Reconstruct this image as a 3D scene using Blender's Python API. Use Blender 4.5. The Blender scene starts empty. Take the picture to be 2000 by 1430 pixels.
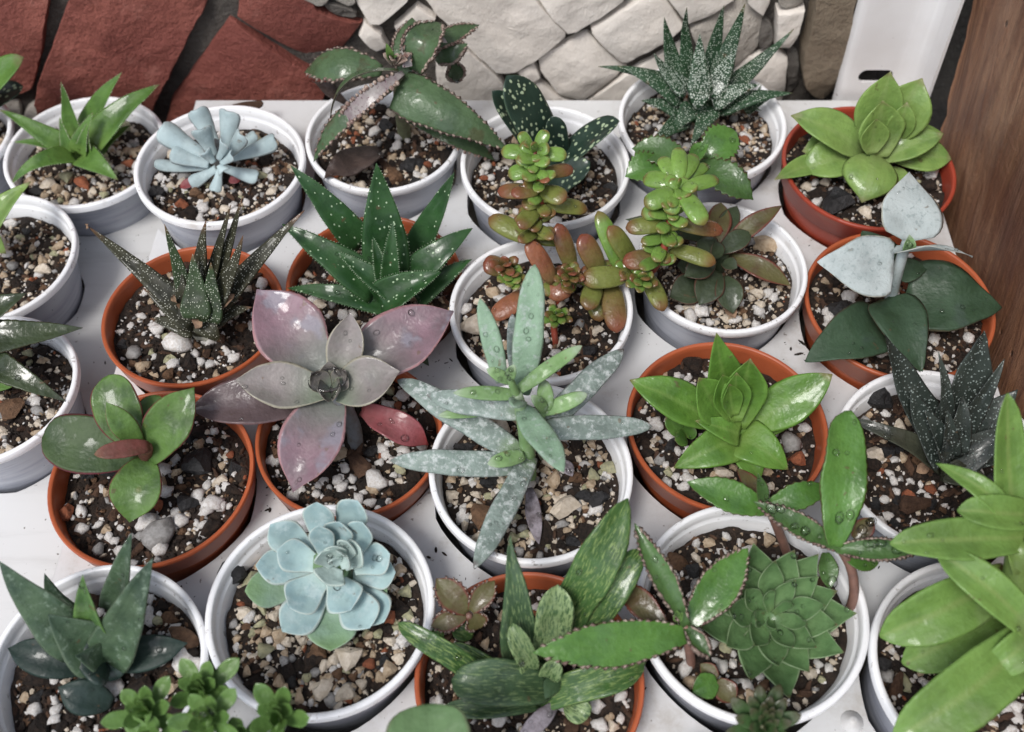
import bpy, bmesh, math, random
import numpy as np
from mathutils import Vector, Matrix, noise
R = math.radians
random.seed(7)
scene = bpy.context.scene
C = scene.collection
U = 0.01                                  # everything below is written in centimetres

# ------------------------------------------------------------------ camera, sky, sun, exposure
PITCH = R(55.5); FPX = 2050.0; CAMH = 39.0
cam_d = bpy.data.cameras.new('camera'); cam = bpy.data.objects.new('camera', cam_d); C.objects.link(cam)
cam_d.sensor_width = 36; cam_d.lens = 36 * FPX / 2000.0
cam_d.clip_start = 0.01; cam_d.clip_end = 500
cam.location = (0, 0, CAMH * U); cam.rotation_euler = (math.pi / 2 - PITCH, 0, 0)
cam_d.dof.use_dof = True; cam_d.dof.focus_distance = 0.435; cam_d.dof.aperture_fstop = 10.5
scene.camera = cam
SUN_AZ = R(215); SUN_EL = R(58)           # azimuth measured clockwise from +Y
world = bpy.data.worlds.new('World'); scene.world = world; world.use_nodes = True
wn = world.node_tree.nodes; wl = world.node_tree.links
sky = wn.new('ShaderNodeTexSky'); sky.sky_type = 'NISHITA'; sky.sun_disc = False
sky.sun_elevation = SUN_EL; sky.sun_rotation = SUN_AZ; sky.dust_density = 2.0; sky.air_density = 1.0; sky.ozone_density = 1.0
hs = wn.new('ShaderNodeHueSaturation'); hs.inputs['Saturation'].default_value = 0.5
wl.new(sky.outputs[0], hs.inputs['Color']); wl.new(hs.outputs[0], wn['Background'].inputs['Color'])
wn['Background'].inputs['Strength'].default_value = 0.13
sd = bpy.data.lights.new('sun', 'SUN'); sd.energy = 1.6; sd.angle = R(18); sd.color = (1, 0.975, 0.94)
sun = bpy.data.objects.new('sun', sd); C.objects.link(sun)
sv = Vector((math.sin(SUN_AZ) * math.cos(SUN_EL), math.cos(SUN_AZ) * math.cos(SUN_EL), math.sin(SUN_EL)))
sun.rotation_euler = sv.to_track_quat('Z', 'Y').to_euler(); sun.location = sv * 3
scene.view_settings.view_transform = 'Standard'; scene.view_settings.look = 'None'
scene.view_settings.exposure = 0.5; scene.view_settings.gamma = 1

cy = scene.cycles; cy.max_bounces = 6; cy.diffuse_bounces = 3; cy.glossy_bounces = 3; cy.transmission_bounces = 6; cy.caustics_reflective = False; cy.caustics_refractive = False
# ------------------------------------------------------------------ survey helpers
FW = Vector((0, math.cos(PITCH), -math.sin(PITCH))); UPV = Vector((0, math.sin(PITCH), math.cos(PITCH)))
def ray(px, py): return FW + Vector((1, 0, 0)) * ((px - 1000) / FPX) + UPV * ((715 - py) / FPX)
def P(px, py, z):                          # photo position at height z (cm) -> place in the scene (cm)
    d = ray(px, py); t = (z - CAMH) / d.z
    return Vector((0, 0, CAMH)) + d * t
def PY(px, py, y):                         # the same on the vertical plane at depth y
    d = ray(px, py); return Vector((0, 0, CAMH)) + d * (y / d.y)
def PX(px, py, x):
    d = ray(px, py); return Vector((0, 0, CAMH)) + d * (x / d.x)
def cm(px, p): return px * (p - Vector((0, 0, CAMH))).dot(FW) / FPX

# ------------------------------------------------------------------ node helpers
def S(c): return tuple(c) + (1,) if len(c) == 3 else c
class NT:
    def __init__(s, name):
        s.m = bpy.data.materials.new(name); s.m.use_nodes = True
        s.t = s.m.node_tree; s.b = s.t.nodes['Principled BSDF']
    def n(s, typ, **kw):
        x = s.t.nodes.new(typ)
        for k, v in kw.items(): setattr(x, k, v)
        return x
    def set(s, sock, v):
        if isinstance(v, bpy.types.NodeSocket): s.t.links.new(v, sock)
        elif v is not None: sock.default_value = v
    def math(s, op, a, b=None, clamp=False):
        x = s.n('ShaderNodeMath', operation=op, use_clamp=clamp); s.set(x.inputs[0], a)
        if b is not None: s.set(x.inputs[1], b)
        return x.outputs[0]
    def mix(s, f, a, b, mode='MIX'):
        x = s.n('ShaderNodeMix', data_type='RGBA', blend_type=mode); x.clamp_factor = True
        s.set(x.inputs[0], f); s.set(x.inputs[6], S(a) if isinstance(a, tuple) else a); s.set(x.inputs[7], S(b) if isinstance(b, tuple) else b)
        return x.outputs[2]
    def ramp(s, f, lo, hi, a=0.0, b=1.0):
        x = s.n('ShaderNodeMapRange', interpolation_type='SMOOTHSTEP'); s.set(x.inputs[0], f)
        x.inputs[1].default_value = lo; x.inputs[2].default_value = hi; x.inputs[3].default_value = a; x.inputs[4].default_value = b
        return x.outputs[0]
    def noise(s, vec, scale, detail=3, rough=0.55, dist=0.0):
        x = s.n('ShaderNodeTexNoise'); s.set(x.inputs['Vector'], vec); x.inputs['Scale'].default_value = scale
        x.inputs['Detail'].default_value = detail; x.inputs['Roughness'].default_value = rough; x.inputs['Distortion'].default_value = dist
        return x.outputs[0]
    def vor(s, vec, scale, feature='F1', rnd=1.0):
        x = s.n('ShaderNodeTexVoronoi', feature=feature); s.set(x.inputs['Vector'], vec); x.inputs['Scale'].default_value = scale
        x.inputs['Randomness'].default_value = rnd
        return x
    def map(s, vec, scale=(1, 1, 1), rot=(0, 0, 0), loc=(0, 0, 0)):
        x = s.n('ShaderNodeMapping'); s.set(x.inputs[0], vec); x.inputs['Scale'].default_value = scale
        x.inputs['Rotation'].default_value = rot; x.inputs['Location'].default_value = loc
        return x.outputs[0]
    def obj(s): return s.n('ShaderNodeTexCoord').outputs['Object']
    def wpos(s): return s.n('ShaderNodeNewGeometry').outputs['Position']
    def rnd(s): return s.n('ShaderNodeObjectInfo').outputs['Random']
    def bump(s, h, strength, dist, nrm=None):
        x = s.n('ShaderNodeBump'); s.set(x.inputs['Height'], h); x.inputs['Strength'].default_value = strength; x.inputs['Distance'].default_value = dist
        if nrm is not None: s.t.links.new(nrm, x.inputs['Normal'])
        return x.outputs[0]
    def out(s, col=None, rough=None, normal=None, **kw):
        if col is not None: s.set(s.b.inputs['Base Color'], S(col) if isinstance(col, tuple) else col)
        if rough is not None: s.set(s.b.inputs['Roughness'], rough)
        if normal is not None: s.t.links.new(normal, s.b.inputs['Normal'])
        for k, v in kw.items(): s.set(s.b.inputs[k], v)
        return s.m

def leafmat(name, col, col2=None, edge=None, tip=None, base=None, spots=None, streak=None, frost=None, rough=0.42, coat=0.25, bump=0.28, bscale=420, sss=0.0, under=None, mid=None, blotch=None, vein=1.0, g=.66):
    def tone(c, s=.92):
        l = .3 * c[0] + .6 * c[1] + .1 * c[2]; return tuple((l + (x - l) * s) * g for x in c)
    col = tone(col); col2 = tone(col2) if col2 else None
    tn = lambda q: ((tone(q[0]),) + tuple(q[1:])) if q else q
    edge, tip, base, streak, mid, blotch = map(tn, (edge, tip, base, streak, mid, blotch))
    k = NT(name)
    uvn = k.n('ShaderNodeUVMap', uv_map='uvn').outputs[0]; uvc = k.n('ShaderNodeUVMap', uv_map='uvc').outputs[0]
    sp = k.n('ShaderNodeSeparateXYZ'); k.t.links.new(uvn, sp.inputs[0]); v = sp.outputs[0]; t = sp.outputs[1]
    av = k.math('ABSOLUTE', k.math('SUBTRACT', k.math('MULTIPLY', v, 2.0), 1.0))
    o = k.obj(); r = k.rnd()
    nz = k.noise(o, 120, 3); h = k.noise(o, bscale, 2)
    c2 = col2 or tuple(x * 0.62 for x in col)
    c = k.mix(k.ramp(nz, 0.36, 0.66), col, c2)
    c = k.mix(k.ramp(h, 0.52, 0.72, 0, 0.4), c, tuple(x * 0.55 for x in col))
    c = k.mix(k.math('MULTIPLY', r, 0.35), c, tuple(min(1, x * 1.35 + 0.01) for x in col))
    big = k.noise(o, 48, 3, .6); c = k.mix(k.ramp(big, 0.40, 0.70, 0, 0.5), c, tuple(min(1, x * 1.5 + .01) for x in col)); c = k.mix(k.ramp(big, 0.30, 0.46, 0.45, 0), c, tuple(x * .55 for x in col))
    # faint long veins
    vn = k.noise(k.map(uvc, (7, 0.9, 1)), 1.0, 2)
    c = k.mix(k.ramp(vn, 0.45, 0.75, 0, 0.22 * vein), c, tuple(x * 0.6 for x in col))
    if not edge: c = k.mix(k.ramp(av, 0.72, 1.0, 0, 0.4), c, tuple(min(1, x * 1.5 + .012) for x in col))
    sp2 = k.noise(o, 210, 2); c = k.mix(k.ramp(sp2, 0.70, 0.74, 0, 0.55), c, tone((0.16, 0.10, 0.05)))
    if base: c = k.mix(k.ramp(k.math('ADD', t, k.math('MULTIPLY', k.math('SUBTRACT', nz, 0.5), 0.25)), 0.0, base[1], base[2] if len(base) > 2 else 0.9, 0), c, base[0])
    if mid: c = k.mix(k.ramp(av, 0.0, mid[1], mid[2], 0), c, mid[0])
    if streak:
        sn = k.noise(k.map(uvc, streak[1]), 1.0, 4, 0.6, 0.4); sf = k.ramp(sn, streak[2], streak[2] + 0.12)
        c = k.mix(sf, c, streak[0])
    if blotch:
        bn = k.noise(o, blotch[1], 3); c = k.mix(k.ramp(bn, blotch[2], blotch[2] + 0.1, 0, blotch[3] if len(blotch) > 3 else 0.8), c, blotch[0])
    if tip: c = k.mix(k.ramp(k.math('ADD', t, k.math('MULTIPLY', k.math('SUBTRACT', nz, 0.5), 0.2)), tip[1], 1.0, 0, tip[2] if len(tip) > 2 else 0.9), c, tip[0])
    hb = h
    if spots:
        vv = k.vor(k.map(uvc, spots[1]), 1.0, rnd=spots[4] if len(spots) > 4 else 0.9)
        f = k.ramp(vv.outputs['Distance'], spots[2], spots[2] + spots[3], 1, 0)
        c = k.mix(k.math('MULTIPLY', f, 0.9), c, spots[0]); hb = k.math('ADD', k.math('MULTIPLY', h, 0.3), k.math('MULTIPLY', f, 1.0))
    if frost:
        fn = k.noise(o, frost[1], 6, 0.7); c = k.mix(k.ramp(fn, frost[2], frost[2] + 0.18, 0, frost[3]), c, frost[0])
    if edge: c = k.mix(k.ramp(k.math('ADD', av, k.math('MULTIPLY', k.math('SUBTRACT', nz, 0.5), 0.12)), 1 - edge[1], 1 - edge[1] * 0.35, 0, edge[2] if len(edge) > 2 else 0.9), c, edge[0])
    if under:
        g = k.n('ShaderNodeNewGeometry'); at = k.n('ShaderNodeAttribute', attribute_name='under'); c = k.mix(at.outputs['Fac'], c, under)
    wet = k.ramp(k.noise(o, 130, 2), 0.50, 0.56)
    rg = k.mix(wet, (rough + 0.1,) * 3, (max(0.2, rough - 0.06),) * 3)
    hb = k.math('ADD', k.math('MULTIPLY', hb, bump * 1.3), k.math('ADD', k.math('MULTIPLY', vn, 0.10 * vein), k.math('MULTIPLY', nz, 0.55)))
    nb = k.bump(hb, 0.6, 0.0016)
    m = k.out(c, rg, nb)
    k.set(k.b.inputs['Coat Weight'], k.math('MULTIPLY', wet, coat * .95)); k.b.inputs['Coat Roughness'].default_value = 0.1
    k.b.inputs['Specular IOR Level'].default_value = 0.3
    if sss:
        k.b.inputs['Subsurface Weight'].default_value = sss; k.b.inputs['Subsurface Radius'].default_value = (0.5, 1.0, 0.2); k.b.inputs['Subsurface Scale'].default_value = 0.003
    return m

def plainmat(name, col, col2, scale=60, rough=0.7, bump=0.3, bdist=0.001, bscale=None, vary=0.3, sheen=None, spec=0.4):
    k = NT(name); o = k.obj(); r = k.rnd()
    c = k.mix(k.ramp(k.noise(o, scale, 5, 0.62), 0.35, 0.68), col, col2)
    c = k.mix(k.math('MULTIPLY', r, vary), c, tuple(x * 0.45 for x in col))
    return k.out(c, rough, k.bump(k.noise(o, bscale or scale * 4, 5, 0.65), bump, bdist), **{'Specular IOR Level': spec})

M = {}
# white pot plastic: thin, slightly soiled, with fine turning lines
k = NT('white_plastic'); o = k.obj()
c = k.mix(k.ramp(k.noise(k.map(o, (30, 30, 260)), 1.0, 4), 0.40, 0.75, 0, 0.5), (0.90, 0.905, 0.92), (0.76, 0.77, 0.80))
c = k.mix(k.ramp(k.noise(o, 900, 2), 0.74, 0.78, 0, 0.85), c, (0.03, 0.02, 0.015))
c = k.mix(k.ramp(k.noise(o, 60, 5), 0.58, 0.74, 0, 0.5), c, (0.46, 0.41, 0.35))
c = k.mix(k.ramp(k.noise(o, 230, 5, 0.7), 0.60, 0.67, 0, 0.55), c, (0.16, 0.12, 0.09))
M['white'] = k.out(c, 0.3, k.bump(k.noise(k.map(o, (10, 10, 500)), 1.0, 2), 0.12, 0.0004), **{'Subsurface Weight': 0.0})
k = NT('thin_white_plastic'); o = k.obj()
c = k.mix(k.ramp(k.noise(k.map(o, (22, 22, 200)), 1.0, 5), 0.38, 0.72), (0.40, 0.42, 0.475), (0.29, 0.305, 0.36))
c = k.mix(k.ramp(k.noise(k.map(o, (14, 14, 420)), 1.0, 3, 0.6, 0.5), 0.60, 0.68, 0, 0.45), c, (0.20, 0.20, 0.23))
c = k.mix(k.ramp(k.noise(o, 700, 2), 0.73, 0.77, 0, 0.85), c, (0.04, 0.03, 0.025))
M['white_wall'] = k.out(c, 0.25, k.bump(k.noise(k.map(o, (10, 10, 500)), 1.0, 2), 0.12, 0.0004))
def terra(name, a, b):
    k = NT(name); o = k.obj()
    c = k.mix(k.ramp(k.noise(o, 70, 4), 0.35, 0.7), a, b)
    c = k.mix(k.ramp(k.noise(k.map(o, (40, 40, 160)), 1.0, 5), 0.62, 0.8, 0, 0.35), c, (0.30, 0.16, 0.10))
    c = k.mix(k.ramp(k.noise(o, 800, 2), 0.73, 0.77, 0, 0.8), c, (0.04, 0.02, 0.015))
    return k.out(c, 0.42, k.bump(k.noise(k.map(o, (20, 20, 400)), 1.0, 2), 0.12, 0.0004))
M['terra'] = terra('terracotta_plastic', (0.43, 0.105, 0.040), (0.37, 0.085, 0.033))
M['terra_red'] = terra('red_terracotta_plastic', (0.36, 0.055, 0.028), (0.30, 0.045, 0.024))
# tray: matt white sheet with smudges and grit
k = NT('tray_white'); o = k.wpos()
c = k.mix(k.ramp(k.noise(o, 14, 6, 0.65), 0.4, 0.75), (0.665, 0.67, 0.675), (0.565, 0.565, 0.56))
c = k.mix(k.ramp(k.noise(o, 28, 7, 0.75), 0.50, 0.74, 0, 0.65), c, (0.40, 0.36, 0.31))
c = k.mix(k.ramp(k.noise(o, 330, 3), 0.67, 0.72, 0, 0.7), c, (0.14, 0.11, 0.085))
M['tray'] = k.out(c, k.ramp(k.noise(o, 30, 4), 0.4, 0.7, 0.28, 0.5), k.bump(k.noise(o, 220, 3), 0.08, 0.0006))
k = NT('left_tray_white'); o = k.wpos()
c = k.mix(k.ramp(k.noise(k.map(o, (12, 90, 30), (0, 0, 0.25)), 1.0, 6, 0.65), 0.45, 0.75), (0.66, 0.66, 0.655), (0.54, 0.535, 0.525))
c = k.mix(k.ramp(k.noise(o, 330, 2), 0.71, 0.75, 0, 0.8), c, (0.10, 0.08, 0.06))
M['tray_left'] = k.out(c, 0.4, k.bump(k.noise(k.map(o, (12, 150, 30)), 1.0, 3), 0.1, 0.0006))
M['soil'] = plainmat('potting_soil', (0.019, 0.013, 0.010), (0.050, 0.031, 0.021), 260, 0.85, 0.9, 0.002, 700, 0.5)
M['perlite'] = plainmat('perlite', (0.82, 0.80, 0.78), (0.62, 0.57, 0.52), 420, 0.85, 0.7, 0.001, 900, 0.25)
M['tan'] = plainmat('tan_gravel', (0.52, 0.41, 0.29), (0.38, 0.27, 0.17), 260, 0.6, 0.5, 0.0008, 800, 0.4)
M['cream'] = plainmat('cream_gravel', (0.66, 0.58, 0.48), (0.50, 0.42, 0.32), 260, 0.5, 0.4, 0.0008, 800, 0.35)
M['olive'] = plainmat('olive_gravel', (0.42, 0.40, 0.24), (0.28, 0.28, 0.19), 260, 0.6, 0.5, 0.0008, 800, 0.4)
M['grey'] = plainmat('grey_pebble', (0.36, 0.35, 0.34), (0.22, 0.21, 0.20), 260, 0.5, 0.5, 0.0008, 800, 0.5)
M['rust'] = plainmat('brick_chip', (0.34, 0.11, 0.05), (0.22, 0.075, 0.04), 300, 0.8, 0.7, 0.001, 900, 0.4)
M['brown'] = plainmat('lava_chip', (0.20, 0.11, 0.06), (0.10, 0.055, 0.03), 300, 0.75, 0.8, 0.001, 900, 0.5)
M['coal'] = plainmat('charcoal', (0.014, 0.014, 0.015), (0.035, 0.034, 0.036), 300, 0.45, 0.8, 0.001, 700, 0.3)
M['bark'] = plainmat('bark_chip', (0.060, 0.030, 0.018), (0.11, 0.06, 0.035), 250, 0.85, 0.9, 0.001, 700, 0.5)
M['dry'] = plainmat('dry_leaf', (0.34, 0.22, 0.14), (0.16, 0.10, 0.065), 200, 0.8, 0.6, 0.001, 700, 0.3)
M['dark_dry'] = plainmat('wet_dead_leaf', (0.045, 0.030, 0.026), (0.10, 0.07, 0.06), 200, 0.35, 0.7, 0.001, 600, 0.3)
M['silver_dry'] = plainmat('withered_silver_leaf', (0.30, 0.27, 0.30), (0.12, 0.10, 0.11), 260, 0.8, 0.7, 0.001, 700, 0.2)
k = NT('water'); tb = k.n('ShaderNodeBsdfTransparent'); gb = k.n('ShaderNodeBsdfGlossy'); gb.inputs['Roughness'].default_value = 0.03
fr = k.n('ShaderNodeFresnel'); fr.inputs['IOR'].default_value = 1.36; mx = k.n('ShaderNodeMixShader'); tb.inputs[0].default_value = (0.98, 0.985, 0.98, 1)
k.t.links.new(fr.outputs[0], mx.inputs[0]); k.t.links.new(tb.outputs[0], mx.inputs[1]); k.t.links.new(gb.outputs[0], mx.inputs[2]); k.t.links.new(mx.outputs[0], k.t.nodes['Material Output'].inputs[0]); M['water'] = k.m

# wall stones, mortar, wood, bracket
def stone_mat(name, a, b, c3, sc=18, bs=0.6, rough=0.75):
    k = NT(name); o = k.wpos(); r = k.rnd()
    n1 = k.noise(o, sc, 6, 0.65, 0.3)
    c = k.mix(k.ramp(n1, 0.35, 0.68), a, b)
    c = k.mix(k.ramp(k.noise(o, sc * 4.3, 6, 0.7), 0.54, 0.75, 0, 0.7), c, c3)
    c = k.mix(k.math('MULTIPLY', r, 0.35), c, b)
    c = k.mix(k.ramp(k.noise(o, 520, 2), 0.72, 0.75, 0, 0.5), c, tuple(min(1, x * 1.8 + 0.1) for x in a))
    h = k.math('ADD', k.math('MULTIPLY', k.noise(o, sc * 2.2, 7, 0.72, 0.2), 1.0), k.math('ADD', k.math('MULTIPLY', k.noise(o, 330, 4, 0.7), 0.75), k.math('MULTIPLY', k.noise(o, 120, 5, 0.75), 0.6)))
    return k.out(c, rough, k.bump(h, bs, 0.004))
M['red_stone'] = stone_mat('red_sandstone', (0.275, 0.085, 0.060), (0.165, 0.040, 0.029), (0.33, 0.135, 0.105), 13, 0.7)
M['marble'] = stone_mat('white_marble', (0.78, 0.73, 0.67), (0.70, 0.64, 0.575), (0.58, 0.525, 0.475), 11, 0.3, 0.55)
M['pale_stone'] = stone_mat('pale_grey_stone', (0.48, 0.44, 0.39), (0.36, 0.33, 0.29), (0.27, 0.25, 0.22), 20, 0.6)
M['dark_stone'] = stone_mat('dark_grey_stone', (0.15, 0.135, 0.12), (0.09, 0.08, 0.07), (0.20, 0.18, 0.16), 24, 0.7)
M['river'] = stone_mat('river_stone', (0.26, 0.21, 0.15), (0.17, 0.13, 0.09), (0.11, 0.08, 0.055), 30, 0.6, 0.7)
M['mortar'] = stone_mat('mortar', (0.115, 0.10, 0.085), (0.06, 0.052, 0.046), (0.18, 0.16, 0.13), 40, 1.0, 0.9)
k = NT('old_wood'); o = k.wpos()
ow = k.map(o, (1, 1, 1), (R(19.3), 0, 0)); g = k.map(ow, (30, 70, 7))
gr = k.noise(g, 1.0, 7, 0.74, 1.4)
c = k.mix(k.ramp(gr, 0.36, 0.66), (0.29, 0.145, 0.078), (0.135, 0.058, 0.032))
c = k.mix(k.ramp(k.noise(k.map(ow, (20, 26, 9)), 1.0, 6, 0.7, 0.8), 0.44, 0.66, 0, 0.85), c, (0.34, 0.20, 0.125))
c = k.mix(k.ramp(k.noise(o, 9, 3, 0.6), 0.50, 0.66, 0, 0.75), c, (0.10, 0.036, 0.022))
c = k.mix(k.ramp(k.noise(k.map(ow, (60, 85, 24)), 1.0, 5, 0.75, 1.5), 0.63, 0.70, 0, 0.8), c, (0.46, 0.29, 0.17))
c = k.mix(k.ramp(k.noise(o, 420, 4, 0.7), 0.55, 0.75, 0, 0.6), c, (0.09, 0.04, 0.025))
wv = k.vor(k.map(o, (1, 1, 0.8)), 48)
c = k.mix(k.ramp(wv.outputs['Distance'], 0.05, 0.09, 0.9, 0), c, (0.018, 0.008, 0.005))
hh = k.math('SUBTRACT', k.math('ADD', gr, k.math('MULTIPLY', k.noise(o, 240, 4, 0.7), 0.35)), k.ramp(wv.outputs['Distance'], 0.04, 0.1, 1.0, 0))
M['wood'] = k.out(c, k.ramp(gr, 0.3, 0.7, 0.42, 0.65), k.bump(hh, 1.0, 0.003))
k = NT('white_enamel'); o = k.obj()
c = k.mix(k.ramp(k.noise(o, 30, 4), 0.4, 0.75, 0, 0.4), (0.78, 0.77, 0.77), (0.66, 0.63, 0.61))
c = k.mix(k.ramp(k.noise(o, 190, 2), 0.73, 0.76, 0, 0.8), c, (0.12, 0.08, 0.05))
M['enamel'] = k.out(c, 0.28)
M['shelf'] = plainmat('shelf_board', (0.30, 0.28, 0.25), (0.20, 0.18, 0.16), 30, 0.7)
M['ground'] = plainmat('ground_paving', (0.16, 0.15, 0.13), (0.10, 0.095, 0.085), 4, 0.9, 0.5, 0.01, 30, 0)

# ------------------------------------------------------------------ object helpers
def root(name, label, cat, loc, group=None):
    e = bpy.data.objects.new(name, None); C.objects.link(e); e.empty_display_size = 0.01
    e.location = Vector(loc) * U; e['label'] = label; e['category'] = cat
    if group: e['group'] = group
    return e
def rootof(o):
    while o.parent: o = o.parent
    return o
def mk(name, verts, faces, mats, parent=None, smooth=True, midx=None, uvs=None, under=None):
    off = Vector((0, 0, 0))
    if parent: off = Vector(rootof(parent).location)
    a = np.array(verts, dtype=float) * U - np.array(off)
    me = bpy.data.meshes.new(name); me.from_pydata(a.tolist(), [], faces); 
    for m in (mats if isinstance(mats, (list, tuple)) else [mats]): me.materials.append(m)
    if midx is not None: me.polygons.foreach_set('material_index', midx)
    me.polygons.foreach_set('use_smooth', [smooth] * len(me.polygons))
    if uvs is not None:
        li = np.zeros(len(me.loops), dtype=np.int32); me.loops.foreach_get('vertex_index', li)
        for nm, arr in uvs.items():
            l = me.uv_layers.new(name=nm); l.data.foreach_set('uv', np.array(arr, dtype=float)[li].ravel())
    if under is not None:
        at = me.attributes.new('under', 'FLOAT', 'POINT'); at.data.foreach_set('value', under)
    me.update()
    ob = bpy.data.objects.new(name, me); C.objects.link(ob)
    if parent: ob.parent = parent
    return ob
def tag(o, label=None, cat=None, group=None, kind=None):
    if label: o['label'] = label
    if cat: o['category'] = cat
    if group: o['group'] = group
    if kind: o['kind'] = kind
    return o
def lathe(prof, n=72, wob=0.0, ph=0.0):
    vs, fs = [], []
    for (r, z) in prof:
        for i in range(n):
            a = 2 * math.pi * i / n; rr = r * (1 + wob * math.cos(2 * a + ph))
            vs.append((rr * math.cos(a), rr * math.sin(a), z))
    for j in range(len(prof) - 1):
        for i in range(n):
            q = (i + 1) % n; fs.append((j * n + i, j * n + q, (j + 1) * n + q, (j + 1) * n + i))
    return vs, fs
def ico(sub):
    bm = bmesh.new(); bmesh.ops.create_icosphere(bm, subdivisions=sub, radius=1)
    v = np.array([x.co[:] for x in bm.verts]); f = [tuple(x.index for x in y.verts) for y in bm.faces]; bm.free(); return v, f
ICO0, ICO1, ICO2 = ico(1), ico(2), ico(3)      # 20, 80, 320 triangles

# ------------------------------------------------------------------ leaf builder
SH = {
 'tri':   [(0, .92), (.15, 1), (.4, .86), (.7, .52), (.9, .2), (1, .015)],
 'spike': [(0, .8), (.12, 1), (.35, .78), (.65, .46), (.9, .16), (1, .02)],
 'lance': [(0, .34), (.2, .72), (.45, 1), (.7, .82), (.9, .36), (1, .02)],
 'ovate': [(0, .34), (.2, .74), (.45, 1), (.64, .94), (.80, .66), (.92, .28), (.97, .1), (1, .02)],
 'round': [(0, .32), (.15, .66), (.4, .97), (.6, 1), (.8, .86), (.93, .55), (1, .12)],
 'strap': [(0, .8), (.2, .95), (.5, 1), (.75, .95), (.9, .68), (.97, .34), (1, .04)],
 'finger':[(0, .55), (.12, .80), (.4, 1), (.62, .96), (.82, .74), (.94, .40), (1, .05)],
 'bean':  [(0, .4), (.12, .72), (.35, .95), (.6, 1), (.82, .88), (.94, .56), (1, .1)],
 'spat':  [(0, .46), (.2, .62), (.42, .85), (.58, .97), (.70, 1), (.81, .90), (.90, .66), (.96, .34), (1, .03)],
 'heart': [(0, .16), (.035, .62), (.12, .92), (.28, 1), (.5, .87), (.75, .5), (.92, .2), (1, .02)],
 'star':  [(0, .5), (.25, .78), (.48, 1), (.62, .94), (.76, .66), (.9, .26), (1, .01)],
 'long':  [(0, .55), (.2, .8), (.45, 1), (.65, .98), (.82, .78), (.93, .48), (1, .06)],
 'flare': [(0, .5), (.3, .6), (.6, .85), (.85, 1), (.95, .85), (1, .5)],
}
def prof(sh, t):
    p = SH[sh]
    for i in range(len(p) - 1):
        if t <= p[i + 1][0]:
            a, b = p[i], p[i + 1]; s = (t - a[0]) / (b[0] - a[0])
            m0 = (b[1] - (p[i - 1][1] if i else a[1])) / (b[0] - (p[i - 1][0] if i else a[0] - 1e-6 if i else a[0]) + 1e-9) if i else (b[1] - a[1]) / (b[0] - a[0])
            m1 = (p[i + 2][1] - a[1]) / (p[i + 2][0] - a[0]) if i + 2 < len(p) else (b[1] - a[1]) / (b[0] - a[0])
            h = b[0] - a[0]; s2, s3 = s * s, s * s * s
            return max(0.01, (2*s3 - 3*s2 + 1) * a[1] + (s3 - 2*s2 + s) * h * m0 + (-2*s3 + 3*s2) * b[1] + (s3 - s2) * h * m1)
    return p[-1][1]
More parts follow.
